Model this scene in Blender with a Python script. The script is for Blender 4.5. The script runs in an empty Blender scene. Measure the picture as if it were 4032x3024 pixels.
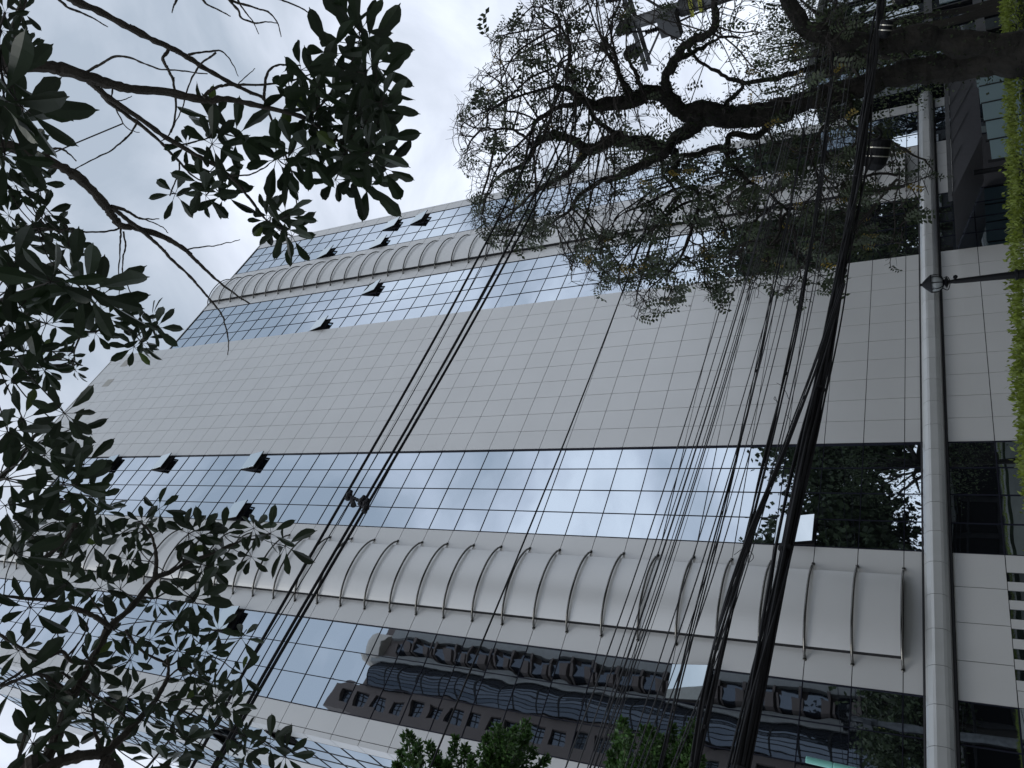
import bpy, math, random
import numpy as np
from mathutils import Matrix, Vector
random.seed(7); rng = np.random.default_rng(11)
S = bpy.context.scene; COL = S.collection
# ------------------------------------------------------------------ camera
R = np.array([[0.3206223742947934, 0.39516636161462626, -0.8608396132554704],
              [-0.7096559531874361, 0.7021561923930584, 0.05800956463992796],
              [0.6273672937021828, 0.5923007919396537, 0.5055591465500928]])
CAM = np.array([-22.0227, -25.2819, 1.6]); F = 3074.18
cd = bpy.data.cameras.new('camera'); cam = bpy.data.objects.new('camera', cd); COL.objects.link(cam)
m = np.eye(4); m[:3, 0] = R[0]; m[:3, 1] = -R[1]; m[:3, 2] = -R[2]; m[:3, 3] = CAM
cam.matrix_world = Matrix(m.tolist())
cd.sensor_width = 36; cd.lens = F / 4032 * 36; cd.clip_start = 0.05; cd.clip_end = 3000
S.camera = cam
S.view_settings.view_transform = 'Standard'; S.view_settings.look = 'None'
S.view_settings.exposure = 0.14; S.view_settings.gamma = 1
def ray(x, y):
    d = R.T @ np.array([(x - 2016) / F, (y - 1512) / F, 1.]); return d / np.linalg.norm(d)
def at(x, y, t): return CAM + ray(x, y) * t                      # a point t metres out
def onY(x, y, Y): d = ray(x, y); return CAM + d * (Y - CAM[1]) / d[1]   # a point on the plane Y
# ------------------------------------------------------------------ sky and sun
SUN_EL, SUN_AZ = math.radians(52), math.radians(215)   # azimuth clockwise from +Y: behind the camera
w = bpy.data.worlds.new('World'); S.world = w; w.use_nodes = True
N, L = w.node_tree.nodes, w.node_tree.links; N.clear()
out = N.new('ShaderNodeOutputWorld'); mix = N.new('ShaderNodeMixShader')
b1 = N.new('ShaderNodeBackground'); b2 = N.new('ShaderNodeBackground')
sky = N.new('ShaderNodeTexSky'); sky.sky_type = 'NISHITA'; sky.sun_disc = False
sky.sun_elevation = SUN_EL; sky.sun_rotation = SUN_AZ
L.new(sky.outputs[0], b1.inputs[0]); b1.inputs[1].default_value = 0.1
tc = N.new('ShaderNodeTexCoord'); sep = N.new('ShaderNodeSeparateXYZ'); L.new(tc.outputs['Generated'], sep.inputs[0])
mp = N.new('ShaderNodeMapping'); mp.inputs['Scale'].default_value = (1, 1, 1.6); L.new(tc.outputs['Generated'], mp.inputs[0])
n1 = N.new('ShaderNodeTexNoise'); n1.inputs['Scale'].default_value = 3.1; n1.inputs['Detail'].default_value = 8; n1.inputs['Roughness'].default_value = .52
n1.inputs['Distortion'].default_value = .35
L.new(mp.outputs[0], n1.inputs['Vector'])
elev = N.new('ShaderNodeMapRange'); elev.inputs[1].default_value = 0.0; elev.inputs[2].default_value = 1.0
elev.inputs[3].default_value = 1.12; elev.inputs[4].default_value = .10; L.new(sep.outputs[2], elev.inputs[0])
dev = N.new('ShaderNodeMapRange'); dev.inputs[1].default_value = .3; dev.inputs[2].default_value = .7
dev.inputs[3].default_value = -.68; dev.inputs[4].default_value = .68; L.new(n1.outputs[0], dev.inputs[0])
add = N.new('ShaderNodeMath'); add.operation = 'ADD'; L.new(elev.outputs[0], add.inputs[0]); L.new(dev.outputs[0], add.inputs[1])
cr = N.new('ShaderNodeValToRGB'); e = cr.color_ramp.elements
e[0].position = 0; e[0].color = (.37, .43, .51, 1); e[1].position = 1; e[1].color = (.80, .86, .96, 1)
x = e.new(.35); x.color = (.49, .545, .63, 1); x = e.new(.65); x.color = (.62, .67, .77, 1)
L.new(add.outputs[0], cr.inputs[0]); L.new(cr.outputs[0], b2.inputs[0]); b2.inputs[1].default_value = 1.22
mix.inputs[0].default_value = .9
L.new(b1.outputs[0], mix.inputs[1]); L.new(b2.outputs[0], mix.inputs[2]); L.new(mix.outputs[0], out.inputs[0])
sl = bpy.data.lights.new('sun', 'SUN'); sl.energy = 0.5; sl.angle = math.radians(22); sl.color = (1, .97, .90)
so = bpy.data.objects.new('sun', sl); COL.objects.link(so)
sd = Vector((math.sin(SUN_AZ) * math.cos(SUN_EL), math.cos(SUN_AZ) * math.cos(SUN_EL), math.sin(SUN_EL)))
so.rotation_euler = sd.to_track_quat('Z', 'Y').to_euler(); so.location = (-30, -40, 60)
# ------------------------------------------------------------------ helpers
class MB:
    def __init__(s): s.v = []; s.f = []; s.n = 0
    def add(s, V, Fc):
        V = np.asarray(V, float).reshape(-1, 3); s.v.append(V)
        s.f.extend([tuple(i + s.n for i in f) for f in Fc]); s.n += len(V)
    def quad(s, a, b, c, d): s.add([a, b, c, d], [(0, 1, 2, 3)])
    def box(s, lo, hi):
        x0, y0, z0 = lo; x1, y1, z1 = hi
        s.add([(x0, y0, z0), (x1, y0, z0), (x1, y1, z0), (x0, y1, z0), (x0, y0, z1), (x1, y0, z1), (x1, y1, z1), (x0, y1, z1)],
              [(0, 3, 2, 1), (4, 5, 6, 7), (0, 1, 5, 4), (1, 2, 6, 5), (2, 3, 7, 6), (3, 0, 4, 7)])
    def obox(s, M, lo, hi):
        b = MB(); b.box(lo, hi); V = np.array(b.v[0]); M = np.asarray(M)
        s.add(V @ M[:3, :3].T + M[:3, 3], b.f)
    def tube(s, P, rad, k=6, cap=True):
        P = np.asarray(P, float); n = len(P)
        if n < 2: return
        rad = np.full(n, rad, float) if np.isscalar(rad) else np.asarray(rad, float)
        T = np.gradient(P, axis=0); T /= np.linalg.norm(T, axis=1)[:, None] + 1e-12
        up = np.array([0, 0, 1.]) if abs(T[0][2]) < .9 else np.array([1., 0, 0])
        u = np.cross(T[0], up); u /= np.linalg.norm(u); V = []
        for i in range(n):
            u = u - T[i] * (u @ T[i]); u /= np.linalg.norm(u) + 1e-12; v = np.cross(T[i], u)
            a = np.arange(k) * 2 * np.pi / k
            V.append(P[i] + rad[i] * (np.cos(a)[:, None] * u + np.sin(a)[:, None] * v))
        Fc = [(i * k + j, i * k + (j + 1) % k, (i + 1) * k + (j + 1) % k, (i + 1) * k + j) for i in range(n - 1) for j in range(k)]
        if cap: Fc += [tuple(range(k))[::-1], tuple((n - 1) * k + j for j in range(k))]
        s.add(np.concatenate(V), Fc)
    def prism(s, poly, a, b, axis=1):
        """poly of 2d points extruded between a and b along an axis"""
        def mk(p, t):
            if axis == 0: return (t, p[0], p[1])
            if axis == 1: return (p[0], t, p[1])
            return (p[0], p[1], t)
        n = len(poly); V = [mk(p, a) for p in poly] + [mk(p, b) for p in poly]
        s.add(V, [tuple(range(n)), tuple(range(2 * n - 1, n - 1, -1))] + [(i, n + i, n + (i + 1) % n, (i + 1) % n) for i in range(n)])
    def lathe(s, prof, c, axis=(0, 0, 1), k=16):
        ax = Vector(axis).normalized(); q = np.array(ax.to_track_quat('Z', 'Y').to_matrix())
        V = []; a = np.arange(k) * 2 * np.pi / k
        for r, h in prof: V.append(np.stack([r * np.cos(a), r * np.sin(a), np.full(k, h)], 1) @ q.T + np.array(c))
        n = len(prof)
        Fc = [(i * k + j, i * k + (j + 1) % k, (i + 1) * k + (j + 1) % k, (i + 1) * k + j) for i in range(n - 1) for j in range(k)]
        Fc += [tuple(range(k))[::-1], tuple((n - 1) * k + j for j in range(k))]
        s.add(np.concatenate(V), Fc)
    def build(s, name, mat, parent=None, smooth=False):
        me = bpy.data.meshes.new(name); V = np.concatenate(s.v) if s.v else np.zeros((0, 3))
        me.from_pydata(V.tolist(), [], s.f); me.materials.append(mat)
        if smooth: me.shade_smooth()
        o = bpy.data.objects.new(name, me); COL.objects.link(o)
        if parent is not None:
            o.parent = parent
            if parent.type == 'EMPTY': o.matrix_parent_inverse = Matrix.Translation(-parent.location)
        return o
def build2(name, parts, parent):
    me = bpy.data.meshes.new(name); V = []; Fc = []; idx = []; n = 0
    for q, (mb, mt) in enumerate(parts):
        if not mb.v: continue
        v = np.concatenate(mb.v); V.append(v); Fc += [tuple(i + n for i in f) for f in mb.f]; idx += [q] * len(mb.f); n += len(v)
    me.from_pydata(np.concatenate(V).tolist(), [], Fc)
    for mb, mt in parts: me.materials.append(mt)
    me.polygons.foreach_set('material_index', idx); o = bpy.data.objects.new(name, me); COL.objects.link(o); o.parent = parent
    o.matrix_parent_inverse = Matrix.Translation(-parent.location); return o
def thing(name, label, cat, loc=(0, 0, 0), group=None):
    o = bpy.data.objects.new(name, None); COL.objects.link(o); o.location = loc; o.empty_display_size = .2
    return tag(o, label, cat, group)
def tag(o, label, cat, group=None):
    o['label'] = label; o['category'] = cat
    if group: o['group'] = group
    return o
def struct(o): o['kind'] = 'structure'; return o
def smooth_path(P, n=6):
    P = [np.asarray(p, float) for p in P]
    if len(P) < 3: return np.array(P)
    Q = [2 * P[0] - P[1]] + P + [2 * P[-1] - P[-2]]; o = []
    for i in range(1, len(Q) - 2):
        for k in range(n):
            t = k / n; a, b, c, d = Q[i - 1], Q[i], Q[i + 1], Q[i + 2]
            o.append(.5 * (2 * b + (c - a) * t + (2 * a - 5 * b + 4 * c - d) * t * t + (3 * b - a - 3 * c + d) * t ** 3))
    o.append(P[-1]); return np.array(o)
# ------------------------------------------------------------------ materials
def mat(name, col, rough=.6, metal=0., var=0., island=0., bump=0., bscale=20., spec=.5, coord='Object', vscale=3., trans=0., bdist=.02):
    m = bpy.data.materials.new(name); m.use_nodes = True; n, l = m.node_tree.nodes, m.node_tree.links
    p = n['Principled BSDF']; p.inputs['Roughness'].default_value = rough; p.inputs['Metallic'].default_value = metal
    p.inputs['Specular IOR Level'].default_value = spec
    col = tuple(col) + (1,); p.inputs['Base Color'].default_value = col
    src = None
    if var or island:
        hs = n.new('ShaderNodeHueSaturation'); hs.inputs['Color'].default_value = col
        acc = None
        if var:
            t = n.new('ShaderNodeTexCoord'); no = n.new('ShaderNodeTexNoise'); no.inputs['Scale'].default_value = vscale; no.inputs['Detail'].default_value = 6
            l.new(t.outputs[coord], no.inputs['Vector']); r = n.new('ShaderNodeMapRange')
            r.inputs[1].default_value = .3; r.inputs[2].default_value = .7; r.inputs[3].default_value = 1 - var; r.inputs[4].default_value = 1 + var
            l.new(no.outputs[0], r.inputs[0]); acc = r.outputs[0]
        if island:
            g = n.new('ShaderNodeNewGeometry'); r = n.new('ShaderNodeMapRange'); r.inputs[3].default_value = 1 - island; r.inputs[4].default_value = 1 + island
            l.new(g.outputs['Random Per Island'], r.inputs[0])
            if acc is None: acc = r.outputs[0]
            else:
                mu = n.new('ShaderNodeMath'); mu.operation = 'MULTIPLY'; l.new(acc, mu.inputs[0]); l.new(r.outputs[0], mu.inputs[1]); acc = mu.outputs[0]
        l.new(acc, hs.inputs['Value']); l.new(hs.outputs[0], p.inputs['Base Color']); src = hs.outputs[0]
    if bump:
        t = n.new('ShaderNodeTexCoord'); no = n.new('ShaderNodeTexNoise'); no.inputs['Scale'].default_value = bscale; no.inputs['Detail'].default_value = 5
        l.new(t.outputs[coord], no.inputs['Vector']); b = n.new('ShaderNodeBump'); b.inputs['Strength'].default_value = bump; b.inputs['Distance'].default_value = bdist
        l.new(no.outputs[0], b.inputs['Height']); l.new(b.outputs[0], p.inputs['Normal'])
    if trans:
        tr = n.new('ShaderNodeBsdfTranslucent'); mx = n.new('ShaderNodeMixShader'); mx.inputs[0].default_value = trans
        if src: l.new(src, tr.inputs[0])
        else: tr.inputs[0].default_value = col
        l.new(p.outputs[0], mx.inputs[1]); l.new(tr.outputs[0], mx.inputs[2]); l.new(mx.outputs[0], n['Material Output'].inputs[0])
    return m
def glassmat(name, refl=(.66, .73, .80), fac=.85, wav=.5, dark=(.012, .014, .018)):
    m = bpy.data.materials.new(name); m.use_nodes = True; n, l = m.node_tree.nodes, m.node_tree.links; n.remove(n['Principled BSDF'])
    g = n.new('ShaderNodeBsdfAnisotropic'); g.inputs['Color'].default_value = refl + (1,); g.inputs['Roughness'].default_value = .012
    d = n.new('ShaderNodeBsdfDiffuse'); d.inputs[0].default_value = dark + (1,)
    mx = n.new('ShaderNodeMixShader'); mx.inputs[0].default_value = fac
    t = n.new('ShaderNodeTexCoord'); no = n.new('ShaderNodeTexNoise'); no.inputs['Scale'].default_value = .75; no.inputs['Detail'].default_value = 1.2
    geo = n.new('ShaderNodeNewGeometry')                       # every pane bends the image its own way
    cmb = n.new('ShaderNodeVectorMath'); cmb.operation = 'ADD'
    mu = n.new('ShaderNodeMath'); mu.operation = 'MULTIPLY'; mu.inputs[1].default_value = 37.
    l.new(geo.outputs['Random Per Island'], mu.inputs[0]); l.new(t.outputs['Object'], cmb.inputs[0]); l.new(mu.outputs[0], cmb.inputs[1])
    l.new(cmb.outputs[0], no.inputs['Vector'])
    b = n.new('ShaderNodeBump'); b.inputs['Strength'].default_value = wav; b.inputs['Distance'].default_value = .012
    l.new(no.outputs[0], b.inputs['Height']); l.new(b.outputs[0], g.inputs['Normal'])
    l.new(d.outputs[0], mx.inputs[1]); l.new(g.outputs[0], mx.inputs[2]); l.new(mx.outputs[0], n['Material Output'].inputs[0])
    return m
M_clad = mat('aluminium_cladding', (.565, .57, .565), .34, .22, var=.03, island=.012, bump=.12, bscale=1.1, vscale=.35, bdist=.05)
M_beam = mat('beam_cladding', (.46, .47, .465), .28, .35, var=.05, island=.03, vscale=1.2)
M_joint = mat('dark_joint', (.03, .03, .035), .8)
M_mull = mat('dark_mullion', (.008, .009, .018), .6, spec=.2)
M_glass = glassmat('reflective_glass', wav=.36)
M_glassb = glassmat('sash_glass', (.74, .80, .82), .95, .08)  # paler tint carries the different reflection of the tilted sashes
M_dglass = glassmat('dark_glass', (.5, .55, .6), .5, .4, (.01, .012, .015))
M_steel = mat('polished_steel', (.16, .155, .145), .16, 1.)
M_gap = mat('dark_gap', (.012, .012, .014), .9)
M_black = mat('black_metal', (.007, .0075, .009), .5, spec=.18)
M_cable = mat('black_cable', (.012, .012, .014), .6, spec=.3, var=.3, vscale=6)
M_cable2 = mat('thin_cable', (.022, .022, .026), .5)
M_conc = mat('grey_concrete', (.15, .155, .16), .85, var=.25, bump=.4, bscale=30, vscale=4)
M_galv = mat('galvanised_steel', (.07, .073, .078), .6, .3, var=.2)
M_bark = mat('mossy_bark', (.016, .014, .011), .95, var=.5, bump=1., bscale=9, vscale=5, bdist=.06)
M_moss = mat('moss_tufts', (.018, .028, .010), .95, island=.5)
M_twig = mat('twig_bark', (.022, .018, .015), .9, var=.3)
M_branch = mat('branch_bark', (.055, .047, .038), .9, var=.35, bump=.8, bscale=60, vscale=18, bdist=.01)
M_uleaf = mat('umbrella_leaf', (.021, .037, .015), .42, island=.35, var=.15, vscale=14, trans=.10)
M_uold = mat('yellowing_leaf', (.06, .09, .02), .5, island=.3, trans=.3)
M_pleaf = mat('feathery_leaf', (.030, .044, .018), .55, island=.45, trans=.22)
M_pyel = mat('autumn_leaf', (.22, .16, .03), .6, island=.35, trans=.3)
M_bamb = mat('bamboo_leaf', (.055, .12, .028), .5, island=.55, trans=.28)
M_bstem = mat('bamboo_stem', (.09, .11, .04), .6)
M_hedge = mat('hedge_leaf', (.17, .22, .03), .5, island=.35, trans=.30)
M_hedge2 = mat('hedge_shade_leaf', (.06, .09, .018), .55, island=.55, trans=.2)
M_ground = mat('ground_soil', (.10, .105, .09), .95, var=.3, vscale=.5)
M_asph = mat('asphalt', (.05, .05, .052), .9, var=.2, vscale=2)
M_pave = mat('paving', (.25, .25, .24), .9, var=.15, vscale=2)
M_brown = mat('brown_render', (.13, .105, .095), .85, var=.08, vscale=.4)
M_lgrey = mat('light_band', (.27, .27, .26), .8, var=.08)
M_tglass = glassmat('tower_glass', (.40, .46, .54), .14, .1, (.02, .022, .028))
M_farleaf = mat('street_tree_leaf', (.040, .058, .022), .7, island=.5, trans=.2)
M_metalroof = mat('grey_metal_canopy', (.12, .12, .135), .5, .2, var=.06)
M_turq = mat('turquoise_plastic', (.25, .62, .55), .45)
M_white = mat('white_plastic', (.75, .76, .76), .45)
M_yel = mat('yellow_plate', (.34, .35, .04), .5)
M_lamp = mat('lantern_glass', (.55, .58, .58), .08, spec=.6, trans=.45)
M_orange = mat('orange_shutter', (.42, .13, .07), .6)
M_cream = mat('cream_panel', (.55, .50, .44), .7)
M_teal = mat('teal_pane', (.16, .23, .25), .25)
M_band = mat('silver_strap', (.50, .48, .42), .35, .7)
M_roofm = mat('roof_screen', (.62, .64, .68), .6)
M_vent = mat('vent_panel', (.36, .355, .33), .7)
# ------------------------------------------------------------------ ground
def ground():
    b = MB(); xs = np.linspace(-700, 700, 57); ys = np.concatenate([np.linspace(-700, -60, 12), np.linspace(-45, -19, 6), [-17.2, -15.5, -13, -9, 0, 10, 20, 40], np.linspace(80, 700, 10)])
    def z(y): return float(np.interp(y, [-17.2, -13], [-.004, -2.5]))
    V = [(x, y, z(y)) for y in ys for x in xs]; nx = len(xs)
    b.add(V, [(j * nx + i, j * nx + i + 1, (j + 1) * nx + i + 1, (j + 1) * nx + i) for j in range(len(ys) - 1) for i in range(nx - 1)])
    struct(b.build('ground', M_ground))
    b = MB(); b.box((-400, -37, -.3), (400, -29.5, .004)); struct(b.build('road', M_asph))
    b = MB(); b.box((-400, -29.5, -.3), (400, -20.2, .13)); struct(b.build('pavement', M_pave))
    b = MB(); b.box((-60, -8, -2.7), (60, 0, -2.36)); struct(b.build('forecourt', M_pave))
ground()
# ------------------------------------------------------------------ office building
Z0, H = 3.905, 1.45
def zr(i): return Z0 + H * i
XL, XR = -14.95, 26.72
V = dict(sl=(-14.95, -13.88), gl=(-13.88, -10.04), bl=(-10.04, -4.895), hl=(-4.895, 0), wh=(0, 11.77), hr=(11.77, 16.665), br=(16.665, 21.81), gr=(21.81, 25.65), sr=(25.65, 26.72))
bld = thing('office_building', 'tall grey panelled office building with mirrored glass bands and two columns of curved panels', 'building', (5.9, 0, -2.5))
TOP, WTOP, GND = 38, 43, -2.5
b = MB(); b.box((XL + .06, .06, GND), (XR - .06, 12.0, zr(TOP) - .05)); b.box((.06, .061, zr(TOP) - .06), (11.71, 11.9, zr(WTOP) - .05))
b.build('wall', M_joint, bld)
clad = MB()
def panel(x0, x1, z0, z1, y=0., g=.013, d=.03, mb=None):
    (mb or clad).box((x0 + g, y - 0.0, z0 + g), (x1 - g, y + d, z1 - g))
def cols(a, n): return [a[0] + (a[1] - a[0]) * k / n for k in range(n + 1)]
def grid(xs, rows, y=0.):
    for i in range(len(rows) - 1):
        for k in range(len(xs) - 1): panel(xs[k], xs[k + 1], rows[i], rows[i + 1], y)
rowsU = [zr(-.45)] + [zr(i) for i in range(0, TOP + 1)]
rowsW = [zr(-.45)] + [zr(i) for i in range(0, WTOP + 1)]
rowsD = [GND, zr(-3.15), zr(-2.03), zr(-1.0)]
grid(cols(V['wh'], 10), rowsW, -.04)
grid([V['sl'][0], -14.74, V['sl'][1]], rowsU); grid([V['sr'][0], 26.5, V['sr'][1]], rowsU)
for k in ('bl', 'br'): grid([V[k][0], V[k][1]], rowsU)
XB = cols(V['bl'], 4)
for k in ('wh',): grid(cols(V[k], 10), rowsD, -.04)
grid(cols(V['bl'], 4), rowsD[2:]); grid([V['bl'][0]] + [V['bl'][1]], rowsD[:2])
# band with narrow slots between z rows 1..2 of the lower storey
zs0, zs1 = rowsD[1], rowsD[2]; slot = []
xc = -5.55
panel(xc, V['bl'][1], zs0, zs1)
for k in range(6):
    slot.append((xc - .34, xc)); panel(xc - .66, xc - .34, zs0, zs1, g=.008); xc -= .66
panel(V['bl'][0], xc, zs0, zs1)
grid([V['sl'][0], V['sl'][1]], rowsD); grid(cols(V['br'], 4), rowsD[2:]); grid([V['sr'][0], V['sr'][1]], rowsD[2:])
# side face (X = XL, running away from the street)
SY = dict(w0=(0, .75), g0=(.75, 4.35), b0=(4.35, 6.6), g1=(6.6, 10.2), w1=(10.2, 12.0))
def spanel(y0, y1, z0, z1, g=.013): clad.box((XL, y0 + g, z0 + g), (XL + .03, y1 - g, z1 - g))
for k in ('w0', 'b0', 'w1'):
    for i in range(len(rowsU) - 1): spanel(SY[k][0], SY[k][1], rowsU[i], rowsU[i + 1])
# left side of the raised centre block, coping
for i in range(TOP, WTOP):
    for k in range(8): clad.box((0.0, .02 + 1.45 * k + .013, zr(i) + .013), (.03, .02 + 1.45 * (k + 1) - .013, zr(i + 1) - .013))
clad.build('cladding', M_clad, bld)
b = MB(); b.box((XL - .03, -.05, zr(TOP)), (-.05, .35, zr(TOP) + .08)); b.box((11.8, -.05, zr(TOP)), (XR + .03, .35, zr(TOP) + .08)); b.box((-.03, -.07, zr(WTOP)), (11.8, .3, zr(WTOP) + .07))
b.build('coping', M_clad, bld)
for zc, xa in ((41.2, 10.55), (41.2, 8.15)):
    b = MB(); b.box((xa - .42, -.052, zr(zc) - .45), (xa + .42, -.0405, zr(zc) + .45)); b.box((xa - .05, -.055, zr(zc) - .45), (xa - .02, -.0521, zr(zc) + .45)); b.build('vent_cover', M_vent, bld)
b = MB()
for i in range(30): b.box((XL + 1.2 + i * .45, 2.2, zr(TOP)), (XL + 1.2 + i * .45 + .3, 2.3, zr(TOP) + 4.2))
for i in range(9): b.box((XL + 1.1, 2.32, zr(TOP) + i * .5), (-.4, 2.36, zr(TOP) + i * .5 + .08))
b.build('roof_screen', M_roofm, bld)
# windows: panes, with an open set
OPEN = {('hl', 34): 3, }
opens = set([('hl', 3, 34), ('hl', 3, 30), ('hl', 3, 24), ('hl', 0, 23), ('hl', 0, 36), ('gl', 2, 20), ('hr', 3, 24), ('hr', 0, 26), ('gr', 2, 26), ('gr', 2, 24), ('gr', 0, 26), ('gr', 0, 30)])
tilts = set([('hl', 0, 2), ('gl', 2, 4), ('gl', 2, -3)])
panes = []; mull = MB()
def addband(key, n):
    xs = cols(V[key], n)
    zz = [zr(-.45)] + [zr(i) for i in range(0, TOP + 1)]
    for k in range(n):
        for i in range(-3, TOP):
            if i == -3: z0, z1 = zr(-3.15), zr(-2.03)
            elif i == -2: z0, z1 = zr(-2.03), zr(-1.0)
            elif i == -1: z0, z1 = zr(-.45), zr(0)
            else: z0, z1 = zr(i), zr(i + 1)
            panes.append((key, k, i, xs[k], xs[k + 1], z0, z1))
    for x in xs: mull.box((x - .011, -.006, zr(-.45)), (x + .011, .05, zr(TOP))); mull.box((x - .014, -.008, GND), (x + .014, .05, zr(-1)))
    for x in (xs[0], xs[-1]): mull.box((x - .022, -.010, zr(-.45)), (x + .022, .05, zr(TOP)))
    for i in range(0, TOP + 1): mull.box((xs[0], -.006, zr(i) - .011), (xs[-1], .049, zr(i) + .011))
    for z in (zr(-2.03), zr(-3.15)): mull.box((xs[0], -.010, z - .022), (xs[-1], .049, z + .022))
for k, n in (('gl', 3), ('hl', 4), ('hr', 4), ('gr', 3)): addband(k, n)
# a heavy black edge where the centre block steps out
mull.box((-.045, -.042, zr(-.45)), (-.003, .04, zr(TOP)))
mull.build('mullion_grid', M_mull, bld)
def paneverts(x0, x1, z0, z1, y=.02, g=.02):
    a, c = random.gauss(0, .0010), random.gauss(0, .0016); w2, h2 = (x1 - x0) / 2, (z1 - z0) / 2
    f = lambda sx, sz: (x0 + w2 + sx * (w2 - g), y + sx * a * w2 + sz * c * h2, z0 + h2 + sz * (h2 - g))
    return [f(-1, -1), f(1, -1), f(1, 1), f(-1, 1)]
near = []; far = MB(); reveal = []
for P_ in panes:
    key, k, i, x0, x1, z0, z1 = P_
    if (key, k, i) in opens or (key, k, i) in tilts: continue
    c = np.array([(x0 + x1) / 2, 0, (z0 + z1) / 2]); near.append((np.linalg.norm(c - CAM), P_))
near.sort(key=lambda a: a[0])
for q, (d, P_) in enumerate(near):
    vv = paneverts(*P_[3:])
    if q < 100: p = MB(); p.quad(*vv); p.build('window_pane', M_glass, bld)
    else: far.quad(*vv)
for k in ('g0', 'g1'):                       # side face glazing
    ys = cols(SY[k], 3)
    for j in range(3):
        for i in range(-1, TOP):
            z0 = zr(-.45) if i < 0 else zr(i); z1 = zr(i + 1)
            if (k, j, i) in (('g0', 1, 25), ('g0', 2, 20), ('g1', 1, 35), ('g0', 0, 16)): continue
            far.quad((XL + .02, ys[j + 1] - .02, z0 + .02), (XL + .02, ys[j] + .02, z0 + .02), (XL + .02, ys[j] + .02, z1 - .02), (XL + .02, ys[j + 1] - .02, z1 - .02))
fo = far.build('window_panes', M_glass, bld); fo['kind'] = 'stuff'
sm = MB()
for k in ('g0', 'g1'):
    ys = cols(SY[k], 3)
    for y in ys: sm.box((XL - .004, y - .008, zr(-.45)), (XL + .03, y + .008, zr(TOP)))
    for i in range(0, TOP + 1): sm.box((XL - .003, ys[0], zr(i) - .008), (XL + .031, ys[-1], zr(i) + .008))
sm.build('side_mullion_grid', M_galv, bld)
def open_window(x0, x1, z0, z1, ang=34, side=False, inward=False):
    """an awning window: dark reveal, tilted sash with its frame"""
    w_, h_ = (x1 - x0), (z1 - z0)
    if not side: Mx = np.eye(4); Mx[:3, 3] = (x0, 0, z0)
    else: Mx = np.array([[0, -1, 0, XL], [0, 0, 0, 0], [0, 0, 1, z0], [0, 0, 0, 1.]]); Mx = np.array([[0, 1., 0, XL], [-1, 0, 0, x1], [0, 0, 1, z0], [0, 0, 0, 1]])
    b = MB(); t = .05
    b.obox(Mx, (0, .03, 0), (w_, .05, h_))
    b.obox(Mx, (0, -.03, 0), (t, .03, h_)); b.obox(Mx, (w_ - t, -.03, 0), (w_, .03, h_)); b.obox(Mx, (t, -.03, 0), (w_ - t, .03, t)); b.obox(Mx, (t, -.03, h_ - t), (w_ - t, .03, h_))
    wo = b.build('open_window', M_gap, bld)
    a = math.radians(ang)
    if not inward: T = np.eye(4); T[1, 1] = math.cos(a); T[1, 2] = math.sin(a); T[2, 1] = -math.sin(a); T[2, 2] = math.cos(a); T[:3, 3] = (0, -.04, h_)
    else: T = np.eye(4); T[1, 1] = math.cos(a); T[1, 2] = -math.sin(a); T[2, 1] = math.sin(a); T[2, 2] = math.cos(a); T[:3, 3] = (0, -.04, 0)
    A = Mx @ T; zlo, zhi = (-h_, 0) if not inward else (0, h_)
    f = MB(); e_ = .045
    f.obox(A, (0, .0, zlo), (w_, .05, zlo + e_)); f.obox(A, (0, 0, zhi - e_), (w_, .05, zhi)); f.obox(A, (0, 0, zlo + e_), (e_, .05, zhi - e_)); f.obox(A, (w_ - e_, 0, zlo + e_), (w_, .05, zhi - e_))
    if not inward:
        for xx in (.07, w_ - .09):
            p0 = (Mx @ np.array([xx, -.0, h_ * .25, 1]))[:3]; p1 = (A @ np.array([xx, .03, -h_ * .62, 1]))[:3]; f.tube([p0, p1], .012, 4)
    f.build('sash_frame', M_black, wo)
    g = MB(); g.obox(A, (.006, -.008, zlo + .006), (w_ - .006, -.002, zhi - .006)); g.build('sash_glass', M_glassb, wo)
for P_ in panes:
    key, k, i, x0, x1, z0, z1 = P_
    if (key, k, i) in opens: open_window(x0 + .02, x1 - .02, z0 + .02, z1 - .02, random.choice((10, 12, 13)))
    if (key, k, i) in tilts: open_window(x0 + .02, x1 - .02, z0 + .02, z1 - .02, 12)
for (k, j, i) in (('g0', 1, 25), ('g0', 2, 20), ('g1', 1, 35), ('g0', 0, 16)):
    ys = cols(SY[k], 3); open_window(ys[j] + .02, ys[j + 1] - .02, zr(i) + .02, zr(i + 1) - .02, 16, side=True)
b = MB()
for a, c in slot: b.quad((a, .028, zs0), (c, .028, zs0), (c, .028, zs1), (a, .028, zs1))
b.build('slot_window', M_dglass, bld)
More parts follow.
